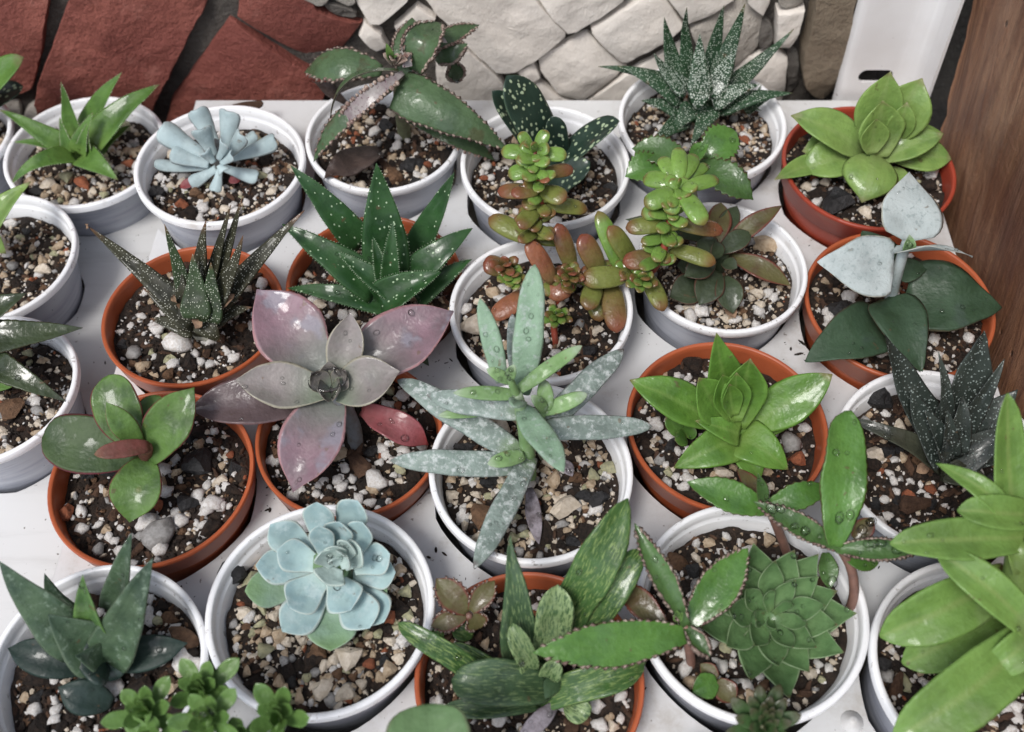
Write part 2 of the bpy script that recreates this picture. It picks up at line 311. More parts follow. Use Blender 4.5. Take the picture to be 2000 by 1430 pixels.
def leafw(parent, mats, sh, B, T, w, bow=.07, th=.26, cup=.24, roll=0, side=0, curl=0, keel=0, teeth=None, beads=None, n=16, m=6, name='leaf', wob=.03, wave=0, fold=.07, hint=None, twist=None, fleshy=True):
    """a fleshy leaf from B to T (cm), w = full width in cm"""
    d = T - B; L = d.length; dn = d.normalized()
    up = Vector(hint) if hint else Vector((0, -.36, .93))
    N = up - dn * up.dot(dn)
    if N.length < .12: N = Vector((0, -1, 0.2)) - dn * Vector((0, -1, 0.2)).dot(dn)
    N.normalize(); N = Matrix.Rotation(R(roll), 3, dn) @ N; Sd = dn.cross(N)
    if teeth: n = max(n, teeth[0] * 2)
    sd = random.random() * 100; tw = R(random.uniform(-9, 9) if twist is None else twist)
    def spine(t): return B + d * t + N * (L * (bow * 4 * t * (1 - t) + curl * t ** 3)) + Sd * (L * side * 4 * t * (1 - t))
    def frame(t):
        tg = (spine(min(1, t + .02)) - spine(max(0, t - .02))).normalized()
        nn = N - tg * N.dot(tg); nn.normalize(); nn = Matrix.Rotation(tw * t, 3, tg) @ nn; return tg, nn, tg.cross(nn)
    def hwf(t):
        h = w * .5 * prof(sh, t)
        return h
    def ev(t, v, low=False):
        tg, nn, ss = frame(t); h = hwf(t); thick = th * w * .5 * (prof(sh, t) ** .8) * (1 - .25 * t)
        if teeth and abs(v) > .99:
            ph = (t * teeth[0]) % 1; h *= 1 + teeth[1] * (abs(ph - .5) * 2 - .35) * (1 if .06 < t < .97 else 0)
        e = math.sqrt(max(0, 1 - v * v * (v * v if fleshy else 1)))
        off = cup * h * v * v + fold * h * abs(v)
        off += .035 * w * noise.noise(Vector((t * 3.1 + sd, v * .9, sd * 1.7))) * abs(v)
        if wave: off += wave * w * math.sin(t * 9 + sd) * v * v * (1 if v > 0 else -1)
        off += (-.5 * thick * e - keel * h * max(0, 1 - abs(v) * 1.3)) if low else .5 * thick * e
        q = spine(t) + ss * (h * v) + nn * off
        nz = noise.noise_vector(Vector((q.x * .8 + sd, q.y * .8, q.z * .8))) * (wob * w)
        return q + nz, nn, ss
    ts = [i / n for i in range(n + 1)]
    # denser towards the tip
    ts = [1 - (1 - t) ** 1.15 for t in ts] if not teeth else ts
    vv = [-math.cos(math.pi * j / m) for j in range(m + 1)]
    vs, un, uc, und = [], [], [], []
    for t in ts:
        for v in vv: vs.append(ev(t, v)[0]); un.append((v * .5 + .5, t)); uc.append((v * w * .5 * prof(sh, t) + sd, t * L)); und.append(0)
        for v in vv[-2:0:-1]: vs.append(ev(t, v, True)[0]); un.append((v * .5 + .5, t)); uc.append((v * w * .5 * prof(sh, t) + sd + 3, t * L)); und.append(1)
    r = 2 * m; fs = []
    for i in range(len(ts) - 1):
        for j in range(r):
            q = (j + 1) % r; fs.append((i * r + j, i * r + q, (i + 1) * r + q, (i + 1) * r + j))
    fs.append(tuple(range(r - 1, -1, -1))); fs.append(tuple((len(ts) - 1) * r + j for j in range(r)))
    mi = [0] * len(fs)
    if beads:                                # teeth or plantlets along both margins (count, size cm, shape)
        cnt, sz, kind = beads[:3]; t0 = beads[3] if len(beads) > 3 else .08
        for s in (-1, 1):
            for i in range(cnt):
                t = t0 + (.97 - t0) * (i + random.uniform(-.25, .25)) / cnt
                q, nn, ss = ev(t, s); tg = frame(t)[0]; z = sz * random.uniform(.7, 1.25); o = len(vs)
                if kind in ('tooth', 'scallop'):
                    hk = 1.15 if kind == 'tooth' else .32; bk = .45 if kind == 'tooth' else .7
                    a = [q + tg * z * bk - ss * s * z * .15, q - tg * z * bk - ss * s * z * .15, q + nn * z * .3 - ss * s * z * .3, q + ss * s * z * hk + tg * z * .3]
                    vs += a; fs += [(o, o + 1, o + 3), (o + 1, o + 2, o + 3), (o + 2, o, o + 3), (o, o + 2, o + 1)]; mi += [1] * 4; nv = 4
                else:
                    c0 = q + ss * s * z * .25 + nn * z * .15; v0, f0 = ICO1 if z > .12 else ICO0
                    for p in v0: vs.append(c0 + tg * (p[0] * z * .55) + ss * (p[1] * z * .62) + nn * (p[2] * z * .5))
                    fs += [tuple(o + x for x in f) for f in f0]; mi += [1] * len(f0); nv = len(v0)
                un += [(.5 + .5 * s, t)] * nv; uc += [(0, 0)] * nv; und += [0] * nv
    ob = mk(name, vs, fs, mats, parent, True, mi, {'uvn': un, 'uvc': uc}, und)
    LE.setdefault(rootof(parent).name, []).append(ev)
    return ob
LE = {}
def L(parent, mat, sh, b, t, w, **kw):       # the same, surveyed from the photo: (px, py, height cm)
    B, T = P(b[0], b[1], b[2] + ZO), P(t[0], t[1], t[2] + ZO); return leafw(parent, mat, sh, B, T, cm(w, (B + T) / 2), **kw)
def tube(parent, mat, pts, radii, name='stem', n=9, sub=5):
    if name == 'stem' and pts[0].z < 1.6 and ZO == 0: pts = [pts[0] - Vector((0, 0, .6))] + list(pts); radii = [radii[0]] + list(radii)
    q = []; rr = []
    for i in range(len(pts) - 1):
        for s in range(sub):
            t = s / sub; p0 = pts[max(0, i - 1)]; p1, p2 = pts[i], pts[i + 1]; p3 = pts[min(len(pts) - 1, i + 2)]
            q.append(.5 * ((2 * p1) + (p2 - p0) * t + (2 * p0 - 5 * p1 + 4 * p2 - p3) * t * t + (3 * p1 - p0 - 3 * p2 + p3) * t ** 3)); rr.append(radii[i] * (1 - t) + radii[i + 1] * t)
    q.append(pts[-1]); rr.append(radii[-1]); vs, fs, un = [], [], []
    for i, p in enumerate(q):
        tg = (q[min(i + 1, len(q) - 1)] - q[max(i - 1, 0)]).normalized()
        a = tg.cross(Vector((0.3, 1, 0.2))).normalized(); b = tg.cross(a)
        for j in range(n):
            an = 2 * math.pi * j / n; vs.append(p + a * (math.cos(an) * rr[i]) + b * (math.sin(an) * rr[i])); un.append((.5, i / len(q)))
    for i in range(len(q) - 1):
        for j in range(n): fs.append((i * n + j, i * n + (j + 1) % n, (i + 1) * n + (j + 1) % n, (i + 1) * n + j))
    fs.append(tuple(range(n - 1, -1, -1))); fs.append(tuple((len(q) - 1) * n + j for j in range(n)))
    return mk(name, vs, fs, mat, parent, True, None, {'uvn': un, 'uvc': un})
def drops(plant, n, smin=.06, smax=.16, v=.8, tmin=.15):
    ev = LE[plant.name]; vs, fs = [], []
    for i in range(n):
        e = random.choice(ev); q, nn, ss = e(random.uniform(tmin, .92), random.uniform(-v, v)); z = smin + (smax - smin) * random.random() ** 2.5
        o = len(vs); a = ss; b = nn.cross(ss); el = random.uniform(.8, 1.5)
        for p in ICO1[0]: vs.append(q + a * (p[0] * z) + b * (p[1] * z * el) + nn * (p[2] * z * .7 + z * .42))
        fs += [tuple(o + x for x in f) for f in ICO1[1]]
    tag(mk('water_droplets', vs, fs, M['water'], plant), kind='stuff')

# ------------------------------------------------------------------ setting: ground, shelf, trays
def box(x0, x1, y0, y1, z0, z1):
    v = [(x, y, z) for z in (z0, z1) for y in (y0, y1) for x in (x0, x1)]
    return v, [(0, 2, 3, 1), (4, 5, 7, 6), (0, 1, 5, 4), (2, 6, 7, 3), (0, 4, 6, 2), (1, 3, 7, 5)]
tag(mk('ground', [(-20000, -20000, -90), (20000, -20000, -90), (20000, 20000, -90), (-20000, 20000, -90)], [(0, 1, 2, 3)], M['ground'], smooth=False), kind='structure')
v, f = box(-70, 22.5, -35, 44.8, -8, -4.6)
tag(mk('shelf', v, f, M['shelf'], smooth=False), 'grey shelf board beneath the white pot trays', 'shelf')

# pots: key -> (centre px, centre py, width px, kind, rim height, height)
POT = {
 'a': (-130, 268, 300, 'w', 0.2, 4.6), 'b': (166, 292, 314, 'w', 0.2, 4.6), 'c': (429, 316, 337, 'w', 2.4, 6.6), 'd': (749, 262, 312, 'w', 2.4, 6.6),
 'e': (1065, 318, 336, 'w', 2.4, 6.6), 'f': (1372, 232, 335, 'w', 2.4, 6.6), 'g': (1697, 322, 343, 'r', 2.3, 6.2), 'h': (-20, 500, 338, 'w', 0.5, 4.8),
 'i': (377, 610, 357, 't', 1.85, 6.2), 'j': (731, 548, 350, 't', 1.85, 6.2), 'k': (1057, 598, 364, 'w', 2.4, 6.6), 'l': (1411, 516, 339, 'w', 2.4, 6.6),
 'm': (1757, 590, 374, 't', 1.85, 6.2), 'n': (-32, 756, 362, 'w', 0.8, 5.0), 'o': (296, 928, 402, 't', 1.85, 6.2), 'p': (682, 848, 372, 't', 1.85, 6.2),
 'q': (1037, 914, 408, 'w', 2.4, 6.6), 'r': (1420, 826, 397, 't', 1.85, 6.2), 's': (1838, 894, 420, 'w', 2.4, 6.6), 't': (188, 1302, 436, 'w', 2.4, 6.6),
 'u': (626, 1182, 452, 'w', 2.4, 6.6), 'v': (1034, 1324, 456, 't', 1.85, 6.2), 'w': (1470, 1186, 461, 'w', 2.4, 6.6), 'x': (1932, 1304, 462, 'w', 2.4, 6.6),
}
FRONT = {'y': (400, 1690, 470, 'w', 2.4, 6.6), 'z': (860, 1760, 470, 't', 1.85, 6.2), 'zz': (1420, 1700, 470, 'w', 2.4, 6.6)}
POT.update(FRONT)
PW = {}
for kk, (px, py, w, kd, zr, ht) in POT.items():
    c = P(px, py, zr); PW[kk] = (c, cm(w, c) * .492)
SEAM = [(P(310, 440, 0), P(112, 1100, 0))]
s0, s1 = SEAM[0]; sl = (s1.x - s0.x) / (s1.y - s0.y)
def seam_x(y): return s0.x + (y - s0.y) * sl
def plate(name, poly, z0, z1, mat, label):
    n = len(poly); vs = [(x, y, z0) for x, y in poly] + [(x, y, z1) for x, y in poly]
    fs = [tuple(range(n - 1, -1, -1)), tuple(range(n, 2 * n))] + [(i, (i + 1) % n, n + (i + 1) % n, n + i) for i in range(n)]
    ob = mk(name, vs, fs, mat, smooth=False); cut = []
    for kk, (c, r) in PW.items():
        if c.x + r < min(p[0] for p in poly) or c.x - r > max(p[0] for p in poly): continue
        zr = POT[kk][4]; hr = r * .905 + .12 if zr > 1.5 else r * .80; rnd = random.Random(ord(kk[0])); ox, oy = rnd.uniform(-.14, .05), rnd.uniform(-.2, .0)
        cs = []
        for i in range(48):                  # a rounded octagonal opening
            a = 2 * math.pi * i / 48; p8 = hr / max(abs(math.cos(a)), abs(math.sin(a)), (abs(math.cos(a)) + abs(math.sin(a))) / 1.3)
            rr = .55 * hr + .45 * p8; cs.append((c.x + ox + rr * math.cos(a), c.y + oy + rr * math.sin(a)))
        vv = [(x, y, z0 - 1) for x, y in cs] + [(x, y, z1 + 1) for x, y in cs]
        ff = [tuple(range(47, -1, -1)), tuple(range(48, 96))] + [(i, (i + 1) % 48, 48 + (i + 1) % 48, 48 + i) for i in range(48)]
        co = mk('cutter', vv, ff, mat, smooth=False); cut.append(co)
        md = ob.modifiers.new('b', 'BOOLEAN'); md.object = co; md.operation = 'DIFFERENCE'; md.solver = 'EXACT'
    bv = ob.modifiers.new('v', 'BEVEL'); bv.width = .0012; bv.segments = 3; bv.limit_method = 'ANGLE'; bv.angle_limit = R(50)
    dg = bpy.context.evaluated_depsgraph_get(); me = bpy.data.meshes.new_from_object(ob.evaluated_get(dg)); ob.modifiers.clear(); ob.data = me; me.name = name
    for co in cut: bpy.data.objects.remove(co)
    tag(ob, label, 'tray'); return ob
YB = 44.4
plate('pot_tray', [(seam_x(-9), -9), (21.6, -9), (21.6, YB), (seam_x(YB), YB)], -1.1, 0, M['tray'], 'white tray with round openings holding most of the potted succulents')
plate('pot_tray', [(-48, -9), (seam_x(-9) - .12, -9), (seam_x(YB) - .12, YB), (-48, YB)], -3.35, -2.8, M['tray_left'], 'white tray at the left edge, joined to the large tray')
# the raised screw cap on the tray beside the bright green plant
c0 = P(1664, 1410, 0); vs, fs = lathe([(.42, .002), (.40, .05), (.2, .14), (.17, .2), (.12, .24), (.01, .25)], 20)
e = mk('screw_cap', [(c0.x + x, c0.y + y, z + .003) for x, y, z in vs], fs, M['tray']); tag(e, 'small white round cap on the tray at the bottom right', 'cap')

# ------------------------------------------------------------------ stone wall
YW = 46.3
wall = root('stone_wall', 'wall of red sandstone, white marble and river stones behind the pots', 'wall', (0, YW, -4))
v, f = box(-110, 60, YW + .42, YW + 12, -90, 70)
mk('mortar', v, f, M['mortar'], wall, False)
def stone(poly, mat, depth=1.3, round_=.5, rough=.16, seed=0, facet=.35):
    """polygon on the wall (photo px) -> chunky stone standing proud of the mortar"""
    pts = [PY(x, y, YW - .2) for x, y in poly]; rs = random.Random(seed); c = sum(pts, Vector()) / len(pts); pts = [p + (p - c).normalized() * .04 for p in pts]
    size = max((p - c).length for p in pts); ring = []
    n = len(pts)
    for i in range(n):
        a, b = pts[i], pts[(i + 1) % n]; pr, nx = pts[i - 1], pts[(i + 2) % n]
        m_ = max(2, int((b - a).length / .35))
        for s in range(m_): ring.append(a + (b - a) * (s / m_))
    for _ in range(int(round_ * 4)): ring = [(ring[i - 1] + ring[i] * 2 + ring[(i + 1) % len(ring)]) / 4 for i in range(len(ring))]
    for i, p in enumerate(ring):
        nv = noise.noise_vector(p * 1.4 + Vector((seed, 0, 0))) * (.05 + .3 * rough); ring[i] = p + Vector((nv.x, 0, nv.z))
    lv = [(1.0, 1.2), (1.0, .0), (.996, -.4), (.988, -.7), (.972, -.88), (.94, -.97), (.88, -1), (.8, -1), (.72, -1), (.64, -1), (.56, -1), (.48, -1), (.4, -1), (.32, -1), (.24, -1), (.16, -1), (.08, -1)]
    edge = min(1.0, 1.5 / max(size, .1)); vs = []
    tilt = Vector((rs.uniform(-.05, .05), 0, rs.uniform(-.05, .05)))
    pl = [(Vector((rs.uniform(-1, 1), 0, rs.uniform(-1, 1))).normalized(), rs.uniform(.15, .6), rs.uniform(.12, .4)) for _ in range(5)]
    for s, dz in lv:
        s2 = 1 - (1 - s) * (edge if s > .85 else 1)
        for p in ring:
            q = c + (p - c) * s2; y = dz * depth * .5
            if dz < 0:
                rel = q - c; y += rel.dot(tilt)
                for nv, o_, k2 in pl: y += facet * k2 * max(0, rel.dot(nv) - o_ * size * .8)
                y += (noise.fractal(q * .35 + Vector((seed * 3.1, 0, 0)), 1, 2, 5) * rough * 1.1 + (abs(noise.noise(q * .5 + Vector((seed, 7, 0)))) - .25) * rough * 1.4 + noise.cell(q * .45 + noise.noise_vector(q * .8) * .5 + Vector((seed, 0, 0))) * rough * .25) * (-dz) + noise.noise(q * 2.2) * rough * .35 * (-dz)
            vs.append((q.x, YW + .45 + y, q.z))
    k = len(ring); fs = [(j * k + i, j * k + (i + 1) % k, (j + 1) * k + (i + 1) % k, (j + 1) * k + i) for j in range(len(lv) - 1) for i in range(k)]
    vs.append((c.x, YW + .45 - depth * .5 + sum(vs[-k + i][1] - (YW + .45 - depth * .5) for i in range(k)) / k, c.z)); cc = len(vs) - 1
    fs += [((len(lv) - 1) * k + i, (len(lv) - 1) * k + (i + 1) % k, cc) for i in range(k)]
    ob = mk('stone', vs, fs, M[mat], wall); ob.data.set_sharp_from_angle(angle=R(24)); return ob
ST = [
 ([(-230, -110), (98, -110), (93, 0), (82, 90), (62, 176), (40, 186), (-230, 215)], 'red_stone', 1.5, .3, .22),
 ([(150, -110), (450, -110), (408, 0), (338, 128), (300, 205), (285, 262), (92, 268), (66, 205), (76, 160), (108, 78), (136, 0)], 'red_stone', 1.9, .3, .3),
 ([(447, 45), (592, 136), (640, 160), (628, 205), (640, 270), (318, 270), (334, 200)], 'red_stone', 1.5, .3, .22),
 ([(480, -80), (596, -30), (618, 22), (668, 42), (706, 50), (650, 130), (600, 124), (500, 62), (463, 34)], 'red_stone', 1.3, .35, .2),
 ([(585, -80), (660, -80), (640, 8), (622, 10), (588, -4)], 'pale_stone', 1.6, .6, .2),
 ([(665, -80), (698, -80), (694, 10), (682, 18), (645, -2)], 'pale_stone', 1.5, .5, .2),
 ([(628, 8), (690, 22), (700, 36), (680, 42), (640, 30)], 'dark_stone', 1.2, .8, .2),
 ([(706, -80), (830, -80), (796, 0), (742, 46), (722, 48), (694, 8)], 'marble', 1.7, .5, .14),
 ([(712, 48), (745, 70), (758, 96), (735, 105), (700, 75)], 'marble', 1.3, .8, .14),
 ([(770, 58), (815, 18), (850, 40), (840, 90), (790, 100)], 'marble', 1.2, .5, .14),
 ([(780, -80), (1000, -80), (1048, 0), (1104, 62), (1104, 72), (1052, 110), (1006, 136), (970, 140), (892, 72), (822, 2)], 'marble', 2.0, .35, .2),
 ([(1020, -80), (1250, -80), (1218, 0), (1126, 62), (1108, 64), (1053, 0)], 'marble', 1.9, .35, .18),
 ([(1154, 58), (1246, 1), (1290, -18), (1336, 52), (1330, 60), (1224, 125), (1212, 122), (1155, 66)], 'marble', 1.8, .35, .16),
 ([(1050, 112), (1148, 72), (1212, 130), (1225, 140), (1140, 202), (1090, 184), (1056, 140)], 'marble', 1.5, .4, .16),
 ([(850, 100), (905, 86), (980, 160), (1000, 205), (1010, 275), (860, 275)], 'marble', 1.4, .4, .14),
 ([(1008, 140), (1042, 122), (1054, 152), (1036, 164)], 'marble', 1.5, .6, .14),
 ([(1004, 168), (1050, 162), (1085, 188), (1130, 208), (1120, 280), (1015, 280)], 'marble', 1.2, .5, .14),
 ([(1142, 208), (1232, 146), (1330, 92), (1372, 120), (1340, 200), (1300, 275), (1150, 275)], 'marble', 1.2, .4, .14),
 ([(1298, -6), (1280, -80), (1440, -80), (1434, 0), (1344, 48)], 'marble', 1.8, .4, .14),
 ([(1345, 62), (1440, 8), (1474, 14), (1500, 64), (1474, 110), (1440, 132), (1378, 118)], 'pale_stone', 1.3, .5, .16),
 ([(1446, -80), (1508, -80), (1503, 4), (1490, 32), (1460, 4)], 'marble', 1.6, .5, .14),
 ([(1516, -80), (1572, -80), (1570, 10), (1546, 14), (1520, 12)], 'pale_stone', 1.7, .5, .14),
 ([(1517, 20), (1572, 16), (1560, 58), (1543, 92), (1514, 88)], 'marble', 1.9, .5, .2),
 ([(1440, 112), (1472, 118), (1520, 100), (1538, 118), (1534, 182), (1520, 230), (1430, 230)], 'marble', 1.5, .5, .16),
 ([(1488, 40), (1510, 50), (1510, 92), (1484, 104)], 'dark_stone', 1.1, .7, .2),
 ([(1538, 100), (1560, 100), (1560, 180), (1540, 200)], 'dark_stone', .9, .7, .2),
 ([(1592, -80), (1690, -80), (1664, 0), (1652, 110), (1622, 186), (1606, 194), (1590, 186), (1566, 150), (1565, 100), (1588, 10)], 'river', 3.0, .9, .12),
 ([(1640, 130), (1700, 20), (1720, 230), (1630, 240)], 'dark_stone', .9, .6, .2),
 ([(60, 210), (84, 206), (110, 262), (40, 268), (44, 226)], 'pale_stone', 1.2, .6, .2),
 ([(-60, 214), (34, 206), (40, 262), (-60, 270)], 'pale_stone', 1.1, .6, .2),
]
for i, s in enumerate(ST): stone(s[0], s[1], s[2], s[3] * (.3 if s[1] == 'marble' else .5), s[4] * (.55 if s[1] == 'marble' else .42 if s[1] == 'red_stone' else .8), i + 1, .55 if s[1] == 'marble' else .6)
# the wall goes on above and to the left of the picture
rs = random.Random(3)
for row in range(5):
    y0 = -98 - row * 120
    x = -900 + rs.uniform(0, 60)
    while x < 1680:
        w_ = rs.uniform(110, 260)
        if not (row == 0 and False):
            j = lambda s: rs.uniform(-s, s)
            stone([(x + 6 + j(8), y0 - 4 + j(6)), (x + w_ - 6 + j(8), y0 - 4 + j(6)), (x + w_ - 6 + j(14), y0 - 108 + j(6)), (x + 6 + j(14), y0 - 108 + j(6))],
                  'red_stone' if x < 480 else rs.choice(['marble', 'marble', 'pale_stone']), 1.5, .4, .18, 100 + int(x) + row * 7)
        x += w_
for q in range(3):
    for x in (-900, -680, -460): stone([(x, -90 + q * 120), (x + 208, -90 + q * 120), (x + 212, 20 + q * 120), (x - 6, 20 + q * 120)], 'red_stone', 1.5, .4, .2, 400 + q * 9 + x)

# ------------------------------------------------------------------ wooden side board and white slotted bracket
nx, nz = 60, 60; y0, y1, z0, z1 = -14, 41.4, -8, 30; vs = []
for i in range(nx + 1):
    for j in range(nz + 1):
        y = y0 + (y1 - y0) * i / nx; z = z0 + (z1 - z0) * j / nz
        d = noise.fractal(Vector((0, y * .25, z * .08)), 1, 2, 5) * .10 + noise.noise(Vector((5, y * 1.1, z * .5))) * .04
        if i == nx: d += .25 + noise.noise(Vector((1, 0, z * .9))) * .18
        if i == nx - 1: d += .05
        vs.append((22.2 + d, y + (z - .9) * .35 + (noise.noise(Vector((9, 2, z * .6))) * .25 if i == nx else 0), z))
fs = [(i * (nz + 1) + j, (i + 1) * (nz + 1) + j, (i + 1) * (nz + 1) + j + 1, i * (nz + 1) + j + 1) for i in range(nx) for j in range(nz)]
fs = [f_[::-1] for f_ in fs]; o_ = len(vs); nb_ = o_
sh_ = lambda z: (z - .9) * .35
vs += [(25, y0 + sh_(z0), z0), (25, y1 + sh_(z0), z0), (25, y1 + sh_(z1), z1), (25, y0 + sh_(z1), z1)]
a00, a10, a11, a01 = 0, nx * (nz + 1), nx * (nz + 1) + nz, nz
fs += [(o_, o_ + 3, o_ + 2, o_ + 1), tuple([o_ + 1, o_ + 2] + [nx * (nz + 1) + j for j in range(nz, -1, -1)]), tuple([o_ + 3, o_] + [j for j in range(0, nz + 1)]),
       tuple([o_ + 2, o_ + 3] + [i * (nz + 1) + nz for i in range(nx + 1)]), tuple([o_, o_ + 1] + [i * (nz + 1) for i in range(nx, -1, -1)])]
tag(mk('side_board', vs, fs, M['wood']), 'weathered brown wooden board standing along the right side', 'board')

def bracket():
    prof_ = []                               # outer face of an L section, plan view
    xl, xr, yb, yf, r = 17.8, 21.75, 44.85, 42.8, 1.15
    prof_ += [(xl, yb + .55), (xl + .06, yb + .2), (xl + .22, yb + .05), (xl + .5, yb)]
    prof_ += [(xl + .5 + (xr - r - xl - .5) * i / 6, yb) for i in range(1, 6)]
    for i in range(9): a = math.pi / 2 * i / 8; prof_.append((xr - r + r * math.sin(a), yb - r + r * math.cos(a)))
    prof_ += [(xr + .06, yf + .5), (xr + .10, yf)]
    t_ = .16; inn = []
    for i, (x, y) in enumerate(prof_):
        a = Vector(prof_[min(i + 1, len(prof_) - 1)]) - Vector(prof_[max(i - 1, 0)]); nrm = Vector((-a.y, a.x)).normalized() * t_
        inn.append((x + nrm.x, y + nrm.y))
    ring = prof_ + inn[::-1]; n = len(ring); H = 34; vs = []
    for z in (-4.55, H):
        for x, y in ring: vs.append((x - z * .05, y, z + .004))
    fs = [(i, (i + 1) % n, n + (i + 1) % n, n + i) for i in range(n)] + [tuple(range(n - 1, -1, -1)), tuple(range(n, 2 * n))]
    ob = mk('slotted_bracket', vs, fs, M['enamel'], smooth=True); cut = []
    def slot(c, ux, uy, a, b, dirv):
        cs = []
        for i in range(24):
            an = 2 * math.pi * i / 24; cs.append(c + ux * (a * math.copysign(1, math.cos(an)) * (1 if abs(math.cos(an)) > 1e-6 else 0) + b * math.cos(an)) + uy * (b * math.sin(an)))
        vv = [p - dirv for p in cs] + [p + dirv for p in cs]
        ff = [tuple(range(23, -1, -1)), tuple(range(24, 48))] + [(i, (i + 1) % 24, 24 + (i + 1) % 24, 24 + i) for i in range(24)]
        co = mk('cutter', vv, ff, M['enamel'], smooth=False); bm = bmesh.new(); bm.from_mesh(co.data); bmesh.ops.recalc_face_normals(bm, faces=bm.faces); bm.to_mesh(co.data); bm.free()
        md = ob.modifiers.new('b', 'BOOLEAN'); md.object = co; md.operation = 'DIFFERENCE'; md.solver = 'EXACT'; cut.append(co)
    bm = bmesh.new(); bm.from_mesh(ob.data); bmesh.ops.recalc_face_normals(bm, faces=bm.faces); bm.to_mesh(ob.data); bm.free()
    p = PY(1710, 149, yb); slot(p, Vector((1, 0, 0)), Vector((0, 0, 1)), .5, .42, Vector((0, 1.2, 0)))
    for dz in (7, 14, 21): slot(p + Vector((0, 0, dz)), Vector((1, 0, 0)), Vector((0, 0, 1)), .5, .42, Vector((0, 1.2, 0)))
    p2 = Vector((xr, (yf + yb) / 2 - .05, PX(1806, 212, xr).z)); p2.z = max(.8, p2.z)
    for dz in (0, 7, 14): slot(p2 + Vector((0, 0, dz)), Vector((0, 0, 1)), Vector((0, 1, 0)), .5, .22, Vector((1.0, 0, 0)))
    dg = bpy.context.evaluated_depsgraph_get(); me = bpy.data.meshes.new_from_object(ob.evaluated_get(dg)); ob.modifiers.clear(); ob.data = me
    me.set_sharp_from_angle(angle=R(40))
    for co in cut: bpy.data.objects.remove(co)
    tag(ob, 'white enamelled metal angle post with oval slots in the back corner', 'bracket')
bracket()

# ------------------------------------------------------------------ pots with soil and pebbles
ROCK = {}
def rockmesh(kind, i):
    key = (kind, i)
    if key in ROCK: return ROCK[key]
    rs = random.Random(hash(kind) % 1000 + i if False else sum(map(ord, kind)) + i * 17); v, f = ICO1; v = v.copy()
    sx, sy, sz = rs.uniform(.85, 1.25), rs.uniform(.7, 1.0), rs.uniform(.55, .85)
    amp = .42 if kind in ('coal', 'bark', 'brown', 'soil') else .34 if kind != 'perlite' else .34
    if kind == 'bark': sx, sy, sz = 1.6, .7, .4
    out = []
    for p in v:
        q = Vector(p); s = 1 + noise.noise(q * 1.1 + Vector((i * 7.3, rs.random() * 0 + len(kind), 0))) * amp * 1.6 + noise.noise(q * 2.6 + Vector((i, 3, 9))) * amp * 1.0
        q *= s
        if kind != 'perlite':     # split faces
            for a in range(7 if kind != 'grey' else 4):
                nv = Vector((math.cos(a * 2.1 + i), math.sin(a * 2.1 + i), math.sin(a * 1.3 + i * 2))).normalized(); dd = q.dot(nv) - (.66 if kind != 'grey' else .8)
                if dd > 0: q -= nv * dd * .8
        out.append((q.x * sx * U, q.y * sy * U, q.z * sz * U))
    me = bpy.data.meshes.new('pebble'); me.from_pydata(out, [], f); me.materials.append(M[kind])
    me.polygons.foreach_set('use_smooth', [kind in ('perlite', 'grey')] * len(f)); ROCK[key] = me
    return me
MIX = {
 'rocky': dict(soil=3, perlite=3, tan=7, cream=7, olive=4, rust=.9, grey=2, brown=2, coal=1),
 'perlite': dict(soil=7, perlite=13, tan=3, cream=2, rust=1, coal=3, brown=2, bark=2, grey=1, olive=1),
 'mixed': dict(soil=6, perlite=7, tan=5, cream=5, rust=.8, coal=2, brown=2, bark=2, grey=2, olive=1),
 'sandy': dict(perlite=5, tan=4, cream=6, grey=4, brown=2, bark=1),
}
def soil_h(x, y, s): return noise.fractal(Vector((x * .55 + s * 9, y * .55, s)), 1, 2, 4) * .24 + noise.noise(Vector((x * 2.2, y * 2.2, s * 5))) * .09
SOILM, GRAV = {}, {}
def soilmesh(s):
    if s in SOILM: return SOILM[s]
    vs, fs = [(0, 0, soil_h(0, 0, s))], []; nr, na = 40, 110
    for i in range(1, nr + 1):
        for j in range(na):
            r = i / nr * 3.62; a = 2 * math.pi * j / na; x, y = r * math.cos(a), r * math.sin(a)
            h = soil_h(x, y, s) + noise.noise(Vector((x * 5, y * 5, s))) * .10
            if r > 3.1: h -= (r - 3.1) * .1 - max(0, noise.noise(Vector((x * 1.3, y * 1.3, s + 4)))) * .25
            vs.append((x, y, h))
    for j in range(na): fs.append((0, 1 + j, 1 + (j + 1) % na))
    for i in range(nr - 1):
        for j in range(na): a = 1 + i * na; fs.append((a + j, a + na + j, a + na + (j + 1) % na, a + (j + 1) % na))
    me = bpy.data.meshes.new('soil'); me.from_pydata([(x * U, y * U, z * U) for x, y, z in vs], [], fs); me.materials.append(M['soil'])
    me.polygons.foreach_set('use_smooth', [True] * len(fs)); SOILM[s] = me; return me
